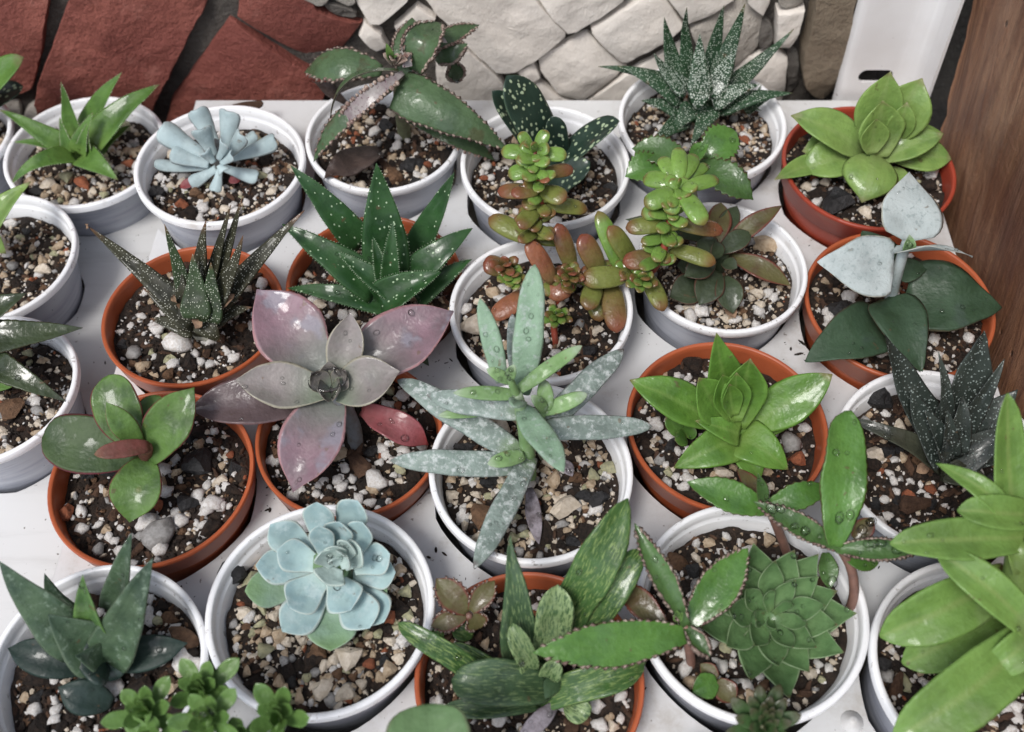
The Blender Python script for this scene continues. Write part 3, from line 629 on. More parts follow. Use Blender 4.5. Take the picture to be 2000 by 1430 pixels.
def gravmesh(mix, s):
    if (mix, s) in GRAV: return GRAV[(mix, s)]
    rs = random.Random(s * 31 + len(mix)); kinds = ['soil', 'bark', 'perlite', 'tan', 'cream', 'brown', 'rust', 'grey']
    w = dict(rocky=[10, 3, 7, 10, 11, 4, .7, 3], perlite=[26, 8, 9, 3, 4, 4, .6, 1.5], mixed=[18, 6, 8, 6, 8, 4, .5, 2], sandy=[6, 2, 4, 9, 9, 3, .3, 4])[mix]
    vs, fs, mi = [], [], []
    for i in range(1300):
        r = 3.5 * math.sqrt(rs.random()); a = rs.uniform(0, 6.283); x, y = r * math.cos(a), r * math.sin(a); kd = rs.choices(range(8), w)[0]
        z = rs.uniform(.035, .11) + .12 * rs.random() ** 5 if kd in (0, 1) else rs.uniform(.025, .09) + .12 * rs.random() ** 4
        v0, f0 = ICO0; o = len(vs); rot = Matrix.Rotation(rs.uniform(0, 6), 3, Vector((rs.uniform(-1, 1), rs.uniform(-1, 1), rs.uniform(-1, 1))).normalized())
        sc = (rs.uniform(.8, 1.5) * (2 if kd == 1 else 1), rs.uniform(.7, 1), rs.uniform(.5, .9)); h = soil_h(x, y, s) + z * .35
        for p in v0:
            q = rot @ Vector((p[0] * sc[0], p[1] * sc[1], p[2] * sc[2])) * (z * rs.uniform(.75, 1.15)); vs.append(((x + q.x) * U, (y + q.y) * U, (h + q.z) * U))
        fs += [tuple(o + t for t in f) for f in f0]; mi += [kd] * len(f0)
    me = bpy.data.meshes.new('gravel'); me.from_pydata(vs, [], fs)
    for kd in kinds: me.materials.append(M[kd])
    me.polygons.foreach_set('material_index', mi); GRAV[(mix, s)] = me; return me
def pot(key, label, mix, npeb=34, extra=(), soil_drop=None):
    px, py, w, kd, zr, ht = POT[key]; c, r = PW[key]; rs = random.Random(ord(key[0]) * 3 + len(key))
    white = kd == 'w'; nwall = 0
    e = root('plant_pot', label, 'pot', (c.x, c.y, zr - ht), 'white plastic pots' if white else 'terracotta coloured plastic pots')
    if white:
        pr = [(.01, -ht), (.70 * r, -ht), (.72 * r, -ht + .1)]
        z = -ht + .4
        while z < -.75: pr += [((.72 + .21 * (z + ht) / (ht - .6)) * r + .012 * (len(pr) % 2), z)]; z += .17
        nwall = len(pr) + 1
        pr += [(.935 * r, -.56), (.945 * r, -.47), (.985 * r, -.45), (1.0 * r, -.40), (1.0 * r, -.07), (.992 * r, -.02), (.975 * r, 0), (.952 * r, -.005), (.94 * r, -.05), (.934 * r, -.42), (.928 * r, -.56), (.912 * r, -.61), (.905 * r, -.68), (.878 * r, -1.3), (.83 * r, -2.4), (.01, -2.6)]
        drop = soil_drop or 1.2; sr = .872 * r
    else:
        pr = [(.01, -ht), (.70 * r, -ht), (.72 * r, -ht + .1), (.88 * r, -1.45), (.90 * r, -1.30), (.945 * r, -1.22), (.96 * r, -1.15), (.992 * r, -.22), (1.0 * r, -.16), (1.0 * r, -.05), (.99 * r, 0), (.965 * r, 0), (.953 * r, -.05), (.945 * r, -.3), (.925 * r, -1.2), (.87 * r, -2.4), (.01, -2.6)]
        drop = soil_drop or .95; sr = .925 * r
    vs, fs = lathe(pr, 80, .006, rs.uniform(0, 6)); tx, ty = rs.uniform(-.012, .012), rs.uniform(-.012, .012)
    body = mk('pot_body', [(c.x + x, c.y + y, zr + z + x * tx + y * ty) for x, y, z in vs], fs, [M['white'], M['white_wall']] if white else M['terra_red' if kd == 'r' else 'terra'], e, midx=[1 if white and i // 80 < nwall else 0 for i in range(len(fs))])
    body.data.set_sharp_from_angle(angle=R(50))
    sv_ = rs.randrange(5); scl = sr / 3.6
    so = bpy.data.objects.new('soil', soilmesh(sv_)); C.objects.link(so); so.parent = e; so.location = (0, 0, (ht - drop) * U); so.scale = (scl, scl, 1); rz = rs.uniform(0, 6.28); so.rotation_euler = (0, 0, rz)
    g = bpy.data.objects.new('gravel', gravmesh(mix, sv_)); C.objects.link(g); g.parent = so; g['kind'] = 'stuff'
    kinds = list(MIX[mix]); wts = list(MIX[mix].values()); done = []
    tries = 0
    while len(done) < npeb * 2.5 and tries < 2600:
        tries += 1; rr = 3.35 * math.sqrt(rs.random()); a = rs.uniform(0, 6.283); x, y = rr * math.cos(a), rr * math.sin(a); kk = rs.choices(kinds, wts)[0]
        if noise.noise(Vector((x * .7, y * .7, ord(key[0])))) < rs.uniform(-.5, .15) and mix != 'rocky': continue
        z = {'perlite': rs.uniform(.12, .26) + .12 * rs.random() ** 2, 'soil': rs.uniform(.2, .5), 'coal': rs.uniform(.22, .46), 'bark': rs.uniform(.2, .4)}.get(kk, rs.uniform(.12, .24) + .2 * rs.random() ** 3)
        if any((x - q[0]) ** 2 + (y - q[1]) ** 2 < (.62 * (z + q[2])) ** 2 for q in done): continue
        done.append((x, y, z)); p = bpy.data.objects.new('pebble', rockmesh(kk, rs.randrange(7))); C.objects.link(p); p.parent = so
        p.location = (x * U, y * U, (soil_h(x, y, sv_) + z * rs.uniform(.15, .45)) * U); p.scale = (z / scl, z / scl, z); p.rotation_euler = (rs.uniform(-.5, .5), rs.uniform(-.5, .5), rs.uniform(0, 6.28))
    inv = lambda q: Matrix.Rotation(-rz, 3, 'Z') @ Vector(((q.x - c.x) / scl, (q.y - c.y) / scl, 0))
    for (ex, ey, kk, z) in extra:             # pebbles that stand out in the photo
        q = inv(P(ex, ey, zr - drop + .2)); p = bpy.data.objects.new('pebble', rockmesh(kk, rs.randrange(7))); C.objects.link(p); p.parent = so
        p.location = (q.x * U, q.y * U, (soil_h(q.x, q.y, sv_) + z * .45) * U); p.scale = (z / scl, z / scl, z); p.rotation_euler = (rs.uniform(-.3, .3), rs.uniform(-.3, .3), rs.uniform(0, 6.28))
    return e
pot('a', 'white plastic pot cut off by the left edge, topmost in the left column', 'rocky', 40)
pot('b', 'white plastic pot holding the bright green toothed haworthia at the upper left', 'rocky', 56, [(97, 362, 'cream', .5), (131, 345, 'olive', .4), (160, 355, 'rust', .45), (250, 316, 'rust', .35)])
pot('c', 'white plastic pot holding the powder blue succulent with inrolled leaves', 'mixed', 44, [(305, 375, 'coal', .4), (492, 210, 'bark', .5), (395, 405, 'perlite', .33), (355, 398, 'rust', .36)])
pot('d', 'white plastic pot holding the toothed kalanchoe with plantlets, against the wall', 'mixed', 44, [(800, 325, 'coal', .6), (770, 345, 'brown', .5), (745, 240, 'perlite', .3), (730, 255, 'perlite', .32)])
pot('e', 'white plastic pot holding the dark spotted gasteria in the back row', 'mixed', 40)
pot('f', 'white plastic pot holding the upright zebra haworthia beside the marble stones', 'sandy', 36, [(1455, 272, 'rust', .35)])
pot('g', 'dark red plastic pot in the back right corner by the white bracket', 'mixed', 34, [(1630, 400, 'coal', .75), (1690, 415, 'cream', .45), (1820, 335, 'perlite', .45)])
pot('h', 'white plastic pot at the left edge with mostly bare dark soil', 'rocky', 40, [(85, 525, 'cream', .42)])
pot('i', 'terracotta pot holding the dark olive zebra haworthia with dry tips', 'perlite', 40, [(350, 670, 'perlite', .62), (262, 692, 'grey', .42), (280, 718, 'tan', .4), (330, 700, 'olive', .34)])
pot('j', 'terracotta pot holding the white dotted green aloe in the middle', 'mixed', 40)
pot('k', 'white plastic pot holding the red and green jelly bean sedum', 'mixed', 44, [(925, 640, 'cream', .55), (912, 605, 'perlite', .3)])
pot('l', 'white plastic pot holding the dark bronze crassula right of the sedum', 'sandy', 36, [(1500, 475, 'tan', .55), (1368, 605, 'perlite', .45), (1432, 618, 'tan', .3)])
pot('m', 'terracotta pot holding the heart leaved grey kalanchoe beside the wooden board', 'perlite', 34, [(1640, 605, 'coal', .6)])
pot('n', 'white plastic pot at the left edge holding the glossy olive toothed plant', 'mixed', 36, [(20, 800, 'brown', .6)])
pot('o', 'terracotta pot holding the round leaved red edged crassula', 'perlite', 54, [(385, 905, 'coal', .75), (365, 985, 'coal', .5), (310, 1045, 'grey', .6), (300, 985, 'rust', .4), (285, 1020, 'perlite', .42), (130, 1000, 'rust', .4), (415, 985, 'perlite', .42)])
pot('p', 'terracotta pot holding the dusky purple rosette with water in its heart', 'perlite', 50, [(700, 905, 'bark', .6), (735, 940, 'perlite', .45), (660, 885, 'tan', .45)])
pot('q', 'white plastic pot filled with tan gravel under the silver finger leaved plant', 'rocky', 76, [(1105, 990, 'cream', .6), (940, 1010, 'brown', .5), (1165, 975, 'coal', .5)])
pot('r', 'terracotta pot holding the bright green pointed haworthia right of centre', 'perlite', 40, [(1345, 820, 'perlite', .4), (1410, 925, 'cream', .4), (1560, 895, 'rust', .4), (1545, 865, 'grey', .5)])
pot('s', 'white plastic pot holding the blackish spotted gasteria near the wooden board', 'perlite', 46, [(1715, 775, 'coal', .65), (1708, 885, 'cream', .5), (1785, 985, 'bark', .6)])
pot('t', 'white plastic pot holding the thick dark green haworthia, bottom left corner', 'perlite', 50, [(360, 1250, 'brown', .6), (180, 1335, 'perlite', .4), (215, 1345, 'perlite', .42), (355, 1290, 'perlite', .4), (375, 1300, 'perlite', .36)])
pot('u', 'white plastic pot holding the pale blue echeveria rosette at the front', 'rocky', 84, [(455, 1125, 'coal', .62), (620, 1270, 'brown', .55), (685, 1285, 'cream', .5), (630, 1345, 'cream', .5), (675, 1355, 'cream', .42)])
pot('v', 'terracotta pot holding the yellow striped gasteria at the bottom edge', 'mixed', 40)
pot('w', 'white plastic pot holding the green houseleek rosette and young kalanchoes', 'mixed', 46)
pot('x', 'white plastic pot holding the long leaved bright green plant, bottom right corner', 'mixed', 44)
pot('y', 'white plastic pot below the bottom edge with the bright green stonecrop sprigs', 'perlite', 0)
pot('z', 'terracotta pot below the bottom edge under the single round leaf', 'mixed', 0)
pot('zz', 'white plastic pot below the bottom edge under the small dark rosette', 'mixed', 0)

# ------------------------------------------------------------------ plants
ZO = 0.0
def plant(name, label, cat, key, px, py, z=1.2):
    global ZO
    ZO = -2.6 if key in ('a', 'b', 'h', 'n') else 0.0; z += ZO
    p = P(px, py, z); return root(name, label, cat, (p.x, p.y, z), 'potted succulents')
def core(pl, mat, px, py, z0, z1, r0=.5, r1=.6):
    z0 += ZO - .6; z1 += ZO
    a, b = P(px, py, (z0 + z1) / 2), P(px, py, (z0 + z1) / 2); a.z = z0; b.z = z1; return tube(pl, mat, [a, b], [r0, r1], 'stem')

G = leafmat
m_hawG = G('haworthia_green', (0.105, 0.235, 0.030), (0.060, 0.155, 0.020), base=((0.17, 0.30, 0.05), .35), tip=((0.22, 0.20, 0.09), .9))
m_tooth = plainmat('pale_teeth', (0.55, 0.60, 0.42), (0.40, 0.48, 0.30), 300, 0.5)
m_topsy = G('powder_blue', (0.40, 0.50, 0.51), (0.30, 0.40, 0.42), edge=((0.52, 0.60, 0.60), .2, .5), frost=((0.42, 0.53, 0.55), 120, .5, .5), rough=.65, coat=.05, bump=.06, vein=.15, g=.9)
m_kal = G('kalanchoe_green', (0.092, 0.165, 0.070), (0.055, 0.105, 0.045), edge=((0.36, 0.26, 0.22), .09), blotch=((0.10, 0.085, 0.04), 90, .58, .6), rough=.3, coat=.4, under=(0.11, 0.12, 0.065))
m_kalpale = G('kalanchoe_underside', (0.42, 0.38, 0.36), (0.30, 0.22, 0.24), streak=((0.17, 0.07, 0.10), (5, 7, 1), .56), rough=.5)
m_plantlet = plainmat('plantlets', (0.42, 0.34, 0.28), (0.14, 0.07, 0.06), 500, 0.5, .3, .0005)
m_gastD = G('spotted_gasteria', (0.020, 0.050, 0.032), (0.013, 0.036, 0.024), edge=((0.10, 0.17, 0.10), .08), spots=((0.38, 0.47, 0.30), (4.4, 3.0, 1), .25, .10), rough=.4)
m_zebra = G('zebra_green', (0.024, 0.082, 0.030), (0.014, 0.052, 0.020), spots=((0.55, 0.62, 0.52), (12, 9.5, 1), .22, .14, .5), tip=((0.16, 0.14, 0.05), .92), rough=.5, bump=.3)
m_zebraP = G('zebra_green_dense', (0.026, 0.085, 0.034), (0.016, 0.055, 0.022), spots=((0.60, 0.66, 0.58), (13, 10, 1), .32, .14, .5), rough=.5, bump=.3)
m_light = G('light_green', (0.235, 0.385, 0.075), (0.155, 0.300, 0.055), base=((0.34, 0.46, 0.14), .5, .7), tip=((0.30, 0.27, 0.12), .88, .8), mid=((0.33, 0.46, 0.14), .25, .4), rough=.42)
m_olivez = G('dark_zebra', (0.044, 0.044, 0.019), (0.026, 0.027, 0.014), spots=((0.52, 0.52, 0.44), (11, 9, 1), .19, .12, .5), tip=((0.24, 0.11, 0.055), .78, .8), rough=.55, bump=.35)
m_olivezG = G('dark_zebra_green', (0.042, 0.080, 0.026), (0.026, 0.040, 0.016), spots=((0.52, 0.55, 0.44), (11, 9, 1), .20, .12, .5), tip=((0.30, 0.15, 0.07), .85, .8), rough=.5, bump=.35)
m_aloe = G('aloe_green', (0.030, 0.108, 0.024), (0.016, 0.070, 0.016), spots=((0.42, 0.55, 0.36), (4.6, 3.7, 1), .15, .08, .75), rough=.42, coat=.3)
m_aloeT = plainmat('aloe_teeth', (0.42, 0.52, 0.36), (0.28, 0.38, 0.24), 300, .5)
m_jb = [G('jelly_green', (0.215, 0.385, 0.060), (0.150, 0.290, 0.042), tip=((0.26, 0.10, 0.04), .78, .7), rough=.22, coat=.45, sss=.12),
        G('jelly_olive', (0.215, 0.245, 0.045), (0.165, 0.195, 0.035), tip=((0.25, 0.075, 0.035), .62, .8), rough=.22, coat=.45, sss=.12),
        G('jelly_red', (0.235, 0.165, 0.050), (0.215, 0.11, 0.04), tip=((0.30, 0.070, 0.040), .5, .85), base=((0.21, 0.23, 0.05), .55), rough=.22, coat=.45, sss=.12),
        G('jelly_orange', (0.37, 0.130, 0.060), (0.30, 0.11, 0.05), base=((0.24, 0.17, 0.06), .5), rough=.22, coat=.45, sss=.12)]
m_redstem = plainmat('red_stem', (0.30, 0.055, 0.030), (0.18, 0.05, 0.03), 200, .4, .3)
m_brz = G('bronze_crassula', (0.052, 0.078, 0.034), (0.034, 0.052, 0.025), edge=((0.15, 0.05, 0.035), .14, .7), rough=.5)
m_brzR = G('bronze_red', (0.135, 0.125, 0.040), (0.12, 0.06, 0.035), edge=((0.22, 0.045, 0.035), .3, .8), rough=.35)
m_ser = G('serrated_green', (0.10, 0.25, 0.035), (0.06, 0.17, 0.025), edge=((0.13, 0.10, 0.04), .07), rough=.25, coat=.45)
m_serD = G('serrated_deep', (0.085, 0.185, 0.045), (0.055, 0.13, 0.03), edge=((0.15, 0.10, 0.05), .08), rough=.25, coat=.45)
m_grey = G('grey_bloom', (0.40, 0.455, 0.455), (0.34, 0.40, 0.40), edge=((0.48, 0.47, 0.38), .06), blotch=((0.25, 0.31, 0.31), 420, .58, .6), rough=.65, coat=.0, bump=.2, bscale=900, vein=.15, g=.9)
m_heart = G('heart_green', (0.048, 0.100, 0.052), (0.036, 0.080, 0.036), edge=((0.12, 0.10, 0.06), .05), blotch=((0.085, 0.125, 0.11), 40, .55, .5), rough=.5, coat=.05)
m_glossy = G('glossy_olive', (0.055, 0.080, 0.032), (0.035, 0.055, 0.022), edge=((0.11, 0.10, 0.05), .06), rough=.16, coat=.6, tip=((0.09, 0.10, 0.08), .85, .7))
m_cras = G('crassula_green', (0.115, 0.235, 0.038), (0.060, 0.125, 0.030), edge=((0.24, 0.045, 0.055), .07), blotch=((0.22, 0.22, 0.05), 70, .60, .6), rough=.42, vein=.15)
m_crasD = G('crassula_deep', (0.065, 0.115, 0.034), (0.045, 0.085, 0.028), edge=((0.22, 0.040, 0.065), .08), rough=.45, vein=.15)
m_crasR = G('crassula_red', (0.26, 0.075, 0.060), (0.17, 0.075, 0.050), tip=((0.20, 0.13, 0.05), .8, .6), rough=.5)
m_purp = G('dusky_purple', (0.235, 0.140, 0.170), (0.165, 0.125, 0.140), edge=((0.46, 0.23, 0.24), .11, .8), base=((0.19, 0.215, 0.185), .7, 1.0), blotch=((0.26, 0.255, 0.31), 60, .52, .6), rough=.38, coat=.35, vein=.15, g=.9)
m_purpG = G('dusky_olive', (0.235, 0.205, 0.195), (0.195, 0.185, 0.165), edge=((0.40, 0.37, 0.27), .12, .8), base=((0.20, 0.245, 0.17), .55, .9), rough=.36, coat=.4, vein=.15, g=.9)
m_purpD = G('dusky_dark', (0.150, 0.105, 0.110), (0.125, 0.085, 0.085), edge=((0.24, 0.13, 0.13), .10, .7), rough=.3, coat=.45, vein=.15)
m_crim = G('crimson_withered', (0.31, 0.075, 0.085), (0.26, 0.10, 0.10), tip=((0.34, 0.04, 0.04), .7, .8), rough=.4)
m_silv = G('silver_green', (0.215, 0.335, 0.225), (0.150, 0.250, 0.160), frost=((0.42, 0.47, 0.45), 240, .50, .7), rough=.6, coat=.1, bump=.3, bscale=700, vein=.15, g=.9)
m_silvF = G('silver_felt', (0.225, 0.285, 0.255), (0.13, 0.18, 0.155), frost=((0.50, 0.54, 0.53), 360, .47, .85), tip=((0.12, 0.09, 0.09), .93, .8), base=((0.16, 0.26, 0.09), .2, .7), rough=.7, coat=.05, bump=.5, bscale=600, vein=.15, g=.9)
m_silvG = G('silver_young', (0.20, 0.34, 0.13), (0.14, 0.27, 0.08), tip=((0.34, 0.42, 0.30), .7, .8), frost=((0.38, 0.46, 0.38), 240, .52, .5), rough=.55, g=.9)
m_bright = G('bright_haworthia', (0.135, 0.305, 0.030), (0.085, 0.215, 0.022), base=((0.22, 0.37, 0.06), .4, .7), tip=((0.30, 0.24, 0.10), .90, .8), mid=((0.24, 0.40, 0.08), .2, .45), rough=.36, coat=.3)
m_black = G('blackish_gasteria', (0.046, 0.062, 0.052), (0.028, 0.040, 0.034), spots=((0.26, 0.31, 0.29), (8, 8, 1), .20, .16), edge=((0.06, 0.065, 0.06), .06), rough=.3, coat=.35)
m_black2 = G('blackish_plain', (0.058, 0.064, 0.040), (0.034, 0.040, 0.028), rough=.25, coat=.5)
m_thick = G('thick_green', (0.085, 0.150, 0.075), (0.045, 0.095, 0.050), edge=((0.16, 0.22, 0.14), .12, .5), frost=((0.22, 0.29, 0.22), 330, .52, .6), tip=((0.035, 0.075, 0.055), .55, .6), rough=.4, bump=.3)
m_thickD = G('thick_dark', (0.018, 0.042, 0.032), (0.012, 0.030, 0.025), frost=((0.10, 0.15, 0.14), 420, .64, .5), rough=.45, bump=.2)
m_thickL = G('thick_bright', (0.115, 0.235, 0.050), (0.06, 0.15, 0.04), rough=.3, bump=.35, coat=.4)
m_ech = G('echeveria_blue', (0.315, 0.455, 0.455), (0.235, 0.375, 0.405), edge=((0.56, 0.64, 0.58), .16, .75), base=((0.42, 0.55, 0.50), .45, .7), frost=((0.48, 0.58, 0.58), 110, .48, .55), rough=.6, coat=.03, bump=.06, vein=.15, g=.9)
m_echG = G('echeveria_old', (0.210, 0.330, 0.235), (0.175, 0.290, 0.165), edge=((0.36, 0.46, 0.36), .12, .6), tip=((0.16, 0.29, 0.07), .6, .6), rough=.5, vein=.15, g=.9)
m_echI = G('echeveria_heart', (0.45, 0.57, 0.53), (0.38, 0.50, 0.47), edge=((0.56, 0.66, 0.58), .16, .7), rough=.5, vein=.15, g=.9)
m_vari = G('striped_gasteria', (0.060, 0.150, 0.028), (0.032, 0.095, 0.024), streak=((0.24, 0.36, 0.10), (17, 2.6, 1), .50), rough=.36, coat=.3, bump=.3)
m_variP = G('striped_gasteria_pale', (0.27, 0.38, 0.15), (0.17, 0.27, 0.10), streak=((0.065, 0.14, 0.045), (20, 4, 1), .47), rough=.32, coat=.4, bump=.35)
m_variD = G('striped_gasteria_deep', (0.055, 0.115, 0.045), (0.040, 0.085, 0.036), streak=((0.22, 0.32, 0.13), (18, 2.4, 1), .52), rough=.34, coat=.35, bump=.25)
m_semp = G('houseleek_green', (0.165, 0.310, 0.110), (0.110, 0.240, 0.080), edge=((0.38, 0.50, 0.28), .12, .75), tip=((0.19, 0.13, 0.06), .92, .8), base=((0.16, 0.26, 0.09), .3), rough=.42, coat=.2)
m_long = G('long_bright_green', (0.170, 0.325, 0.055), (0.120, 0.250, 0.038), base=((0.25, 0.38, 0.07), .3, .6), mid=((0.30, 0.42, 0.11), .22, .5), blotch=((0.24, 0.36, 0.12), 35, .55, .6), rough=.42, coat=.15)
m_sprig = G('sprig_green', (0.150, 0.290, 0.060), (0.085, 0.190, 0.038), base=((0.20, 0.38, 0.06), .4, .7), rough=.3, coat=.35)
m_round = G('round_leaf_green', (0.130, 0.240, 0.090), (0.10, 0.20, 0.07), edge=((0.28, 0.33, 0.18), .10, .6), rough=.6, coat=.0)
m_dros = G('dark_rosette', (0.060, 0.140, 0.036), (0.045, 0.10, 0.03), base=((0.09, 0.16, 0.05), .5), tip=((0.09, 0.05, 0.035), .6, .7), rough=.4)
m_stemG = plainmat('green_stem', (0.20, 0.22, 0.12), (0.14, 0.13, 0.08), 200, .5)
m_stemB = plainmat('grey_stem', (0.20, 0.21, 0.22), (0.13, 0.11, 0.09), 200, .6)
m_stemP = plainmat('pink_stem', (0.24, 0.13, 0.10), (0.18, 0.10, 0.08), 200, .45)

# -- left edge, top
p = plant('toothed_succulent', 'green leaved plant cut off by the left edge, beside the red stone', 'plant', 'a', -70, 250)
L(p, m_hawG, 'strap', (-60, 235, 3), (46, 112, 6), 62, bow=.08); L(p, m_gastD, 'strap', (-60, 240, 2.5), (45, 168, 4), 52); L(p, m_hawG, 'lance', (-70, 240, 2), (-150, 180, 5), 50); L(p, m_hawG, 'lance', (-75, 250, 2), (-140, 290, 3), 50)
core(p, m_stemG, -68, 245, 1.6, 3, .5, .6)
# -- bright green toothed haworthia
p = plant('haworthia', 'bright green haworthia with fine toothed pointed leaves, upper left', 'plant', 'b', 155, 305, 2)
bt = (26, .05, 'tooth', .25); hg = [m_hawG, m_tooth]
for b, t, w, kw in [
 ((135, 293, 2.6), (-2, 214, 4.2), 48, dict(bow=.10)), ((146, 278, 2.8), (119, 160, 6.2), 46, dict(bow=-.05, cup=.3)), ((168, 266, 2.6), (238, 141, 6), 52, dict(bow=.06, cup=.3)),
 ((182, 285, 3), (312, 165, 5), 62, dict(bow=.10, cup=.3)), ((190, 292, 2.5), (255, 246, 3.2), 48, dict(bow=.08)), ((162, 306, 2.8), (231, 352, 2.9), 58, dict(bow=.16)),
 ((146, 306, 2.8), (22, 362, 2.6), 46, dict(bow=.26)), ((120, 288, 2.5), (27, 278, 3.2), 28, dict(bow=.12)), ((158, 300, 3), (181, 220, 5), 46, dict(cup=.4)), ((136, 298, 3), (117, 228, 4.6), 26, dict(cup=.3)), ((168, 296, 3.2), (172, 240, 4.6), 34, dict(cup=.4))]:
    L(p, hg, 'spike' if w < 50 else 'tri', b, t, w * .95, th=.3, beads=bt, **kw)
core(p, m_hawG, 156, 302, 1.4, 2.9, .5, .7); drops(p, 10, .04, .08)
# -- powder blue succulent with inrolled leaves
p = plant('echeveria', 'powder blue echeveria with inrolled spoon leaves, upper left', 'plant', 'c', 425, 320)
for b, t, w, kw in [
 ((412, 312, 2.4), (314, 244, 3.8), 52, {}), ((424, 290, 2.4), (384, 216, 4.2), 44, {}), ((436, 296, 2.6), (440, 220, 4.4), 46, {}), ((444, 308, 2.5), (532, 268, 3.4), 38, {}),
 ((408, 318, 2.4), (334, 290, 3.0), 44, {}), ((412, 326, 2.0), (298, 314, 2.1), 26, {}), ((420, 328, 2.3), (366, 352, 2.0), 34, dict(curl=-.12)), ((436, 326, 2.3), (502, 342, 2.0), 32, dict(curl=-.12)),
 ((428, 330, 2.3), (416, 372, 1.8), 26, dict(curl=-.1)), ((416, 306, 3), (392, 256, 4.4), 42, {}), ((436, 308, 3), (464, 262, 4.3), 38, {}), ((424, 310, 3.2), (428, 278, 4.4), 30, {}), ((430, 318, 3.1), (446, 300, 3.9), 26, {}), ((418, 318, 3.1), (404, 298, 3.8), 26, {}), ((428, 322, 3.1), (436, 334, 3.0), 26, dict(curl=-.1)), ((440, 300, 2.4), (496, 258, 3.0), 26, {})]:
    L(p, m_topsy, 'flare', b, t, w * 1.0, th=.42, **{**dict(cup=-.35, fold=-.2, bow=-.10, curl=-.08), **kw})
for b, t in [((400, 350, 1.5), (352, 366, 1.5)), ((448, 350, 1.5), (470, 352, 1.6))]: L(p, m_crim, 'round', b, t, 22, name='withered_leaf')
core(p, m_stemB, 426, 318, 1.3, 3.0, .4, .5)
# -- kalanchoe with plantlets
p = plant('kalanchoe', 'large dark toothed kalanchoe with pale plantlets along its curled leaves', 'plant', 'd', 785, 275)
kb = [m_kal, m_plantlet]
tube(p, m_stemG, [P(790, 268, 1.2), P(786, 235, 2.6), P(780, 195, 4.4), P(776, 150, 6.0)], [.36, .34, .30, .22])
for b, t, w, kw in [
 ((748, 138, 5.6), (583, 130, 5.2), 82, dict(sh='ovate', bow=.2, teeth=(12, .2), roll=-8)), ((790, 150, 5.8), (805, 30, 7.4), 74, dict(bow=.10, teeth=(9, .08), curl=-.1)),
 ((812, 140, 6), (858, 40, 7.6), 84, dict(bow=.34, cup=.8, curl=-.2, teeth=(12, .12))), ((832, 100, 6), (936, 36, 6.6), 46, dict(bow=.06, teeth=(8, .1))),
 ((776, 172, 5.8), (994, 292, 3.6), 112, dict(sh='tri', bow=.10, cup=.0, fold=-.32, teeth=(17, .10), roll=10, curl=-.05)), ((766, 172, 5.6), (598, 306, 3.4), 46, dict(bow=.16, teeth=(12, .1), cup=.3)),
 ((852, 120, 5.2), (908, 88, 6.2), 48, dict(bow=.1, roll=30, teeth=(7, .1))), ((800, 232, 3), (966, 300, 2.4), 62, dict(bow=.14, teeth=(11, .12), beads=(13, .15, 'bead', .3))), ((884, 120, 5), (896, 168, 3.6), 44, dict(teeth=(6, .1)))]:
    L(p, kb, kw.pop('sh', 'lance'), b, t, w * .84, **{**dict(th=.14, fold=-.42, beads=(15, .26, 'scallop', .1), curl=-.18), **kw})
L(p, [m_kal, m_plantlet], 'lance', (778, 138, 6.6), (644, 258, 4.2), 46, bow=.26, cup=.1, roll=55, teeth=(14, .06), th=.12)
L(p, [m_kalpale, m_plantlet], 'lance', (788, 142, 6.4), (654, 256, 4.0), 30, bow=.25, cup=.1, roll=-20, teeth=(14, .06), beads=(20, .18, 'bead', .1), th=.12)
for i in range(7): L(p, m_plantlet, 'bean', (768 + i * 2, 128, 6.4), (748 + i * 9 + (i % 2) * 3, 104 + (i % 3) * 7, 7.2), 13, th=1, n=8, name='plantlet')
L(p, [m_kalpale, m_plantlet], 'strap', (796, 132, 6.6), (874, 84, 6.9), 24, side=-.5, bow=.1, beads=(15, .24, 'scallop', .05), n=24, twist=0)
L(p, m_sprig, 'lance', (766, 122, 6.6), (754, 84, 7.8), 15, name='plantlet'); L(p, m_sprig, 'lance', (768, 124, 6.6), (776, 108, 7.3), 10, name='plantlet')
L(p, M['dark_dry'], 'lance', (745, 298, 1.5), (632, 350, 2.5), 62, wave=.1, wob=.12, name='dead_leaf'); L(p, M['dark_dry'], 'lance', (672, 200, 2.6), (610, 158, 3.8), 26, wave=.15, wob=.15, name='dead_leaf')
drops(p, 40, .05, .13)
# -- spotted gasteria
p = plant('gasteria', 'dark gasteria with pale flecks and blunt tongue leaves, back row', 'plant', 'e', 1075, 320)
for b, t, w, kw in [((1078, 318, 1.8), (988, 148, 6.8), 84, dict(bow=.06, cup=.1)), ((1038, 290, 1.8), (962, 178, 5.2), 48, dict(bow=.04)), ((1090, 336, 1.7), (1210, 236, 4.6), 62, dict(bow=.08, roll=-20)), ((1080, 372, 1.5), (1152, 316, 3.2), 52, dict(bow=.06)), ((1092, 300, 2.6), (1078, 226, 4.8), 44, dict())]:
    L(p, m_gastD, 'strap', b, t, w, th=.3, **kw)
core(p, m_gastD, 1078, 325, 1.2, 2.4, .6, .6)
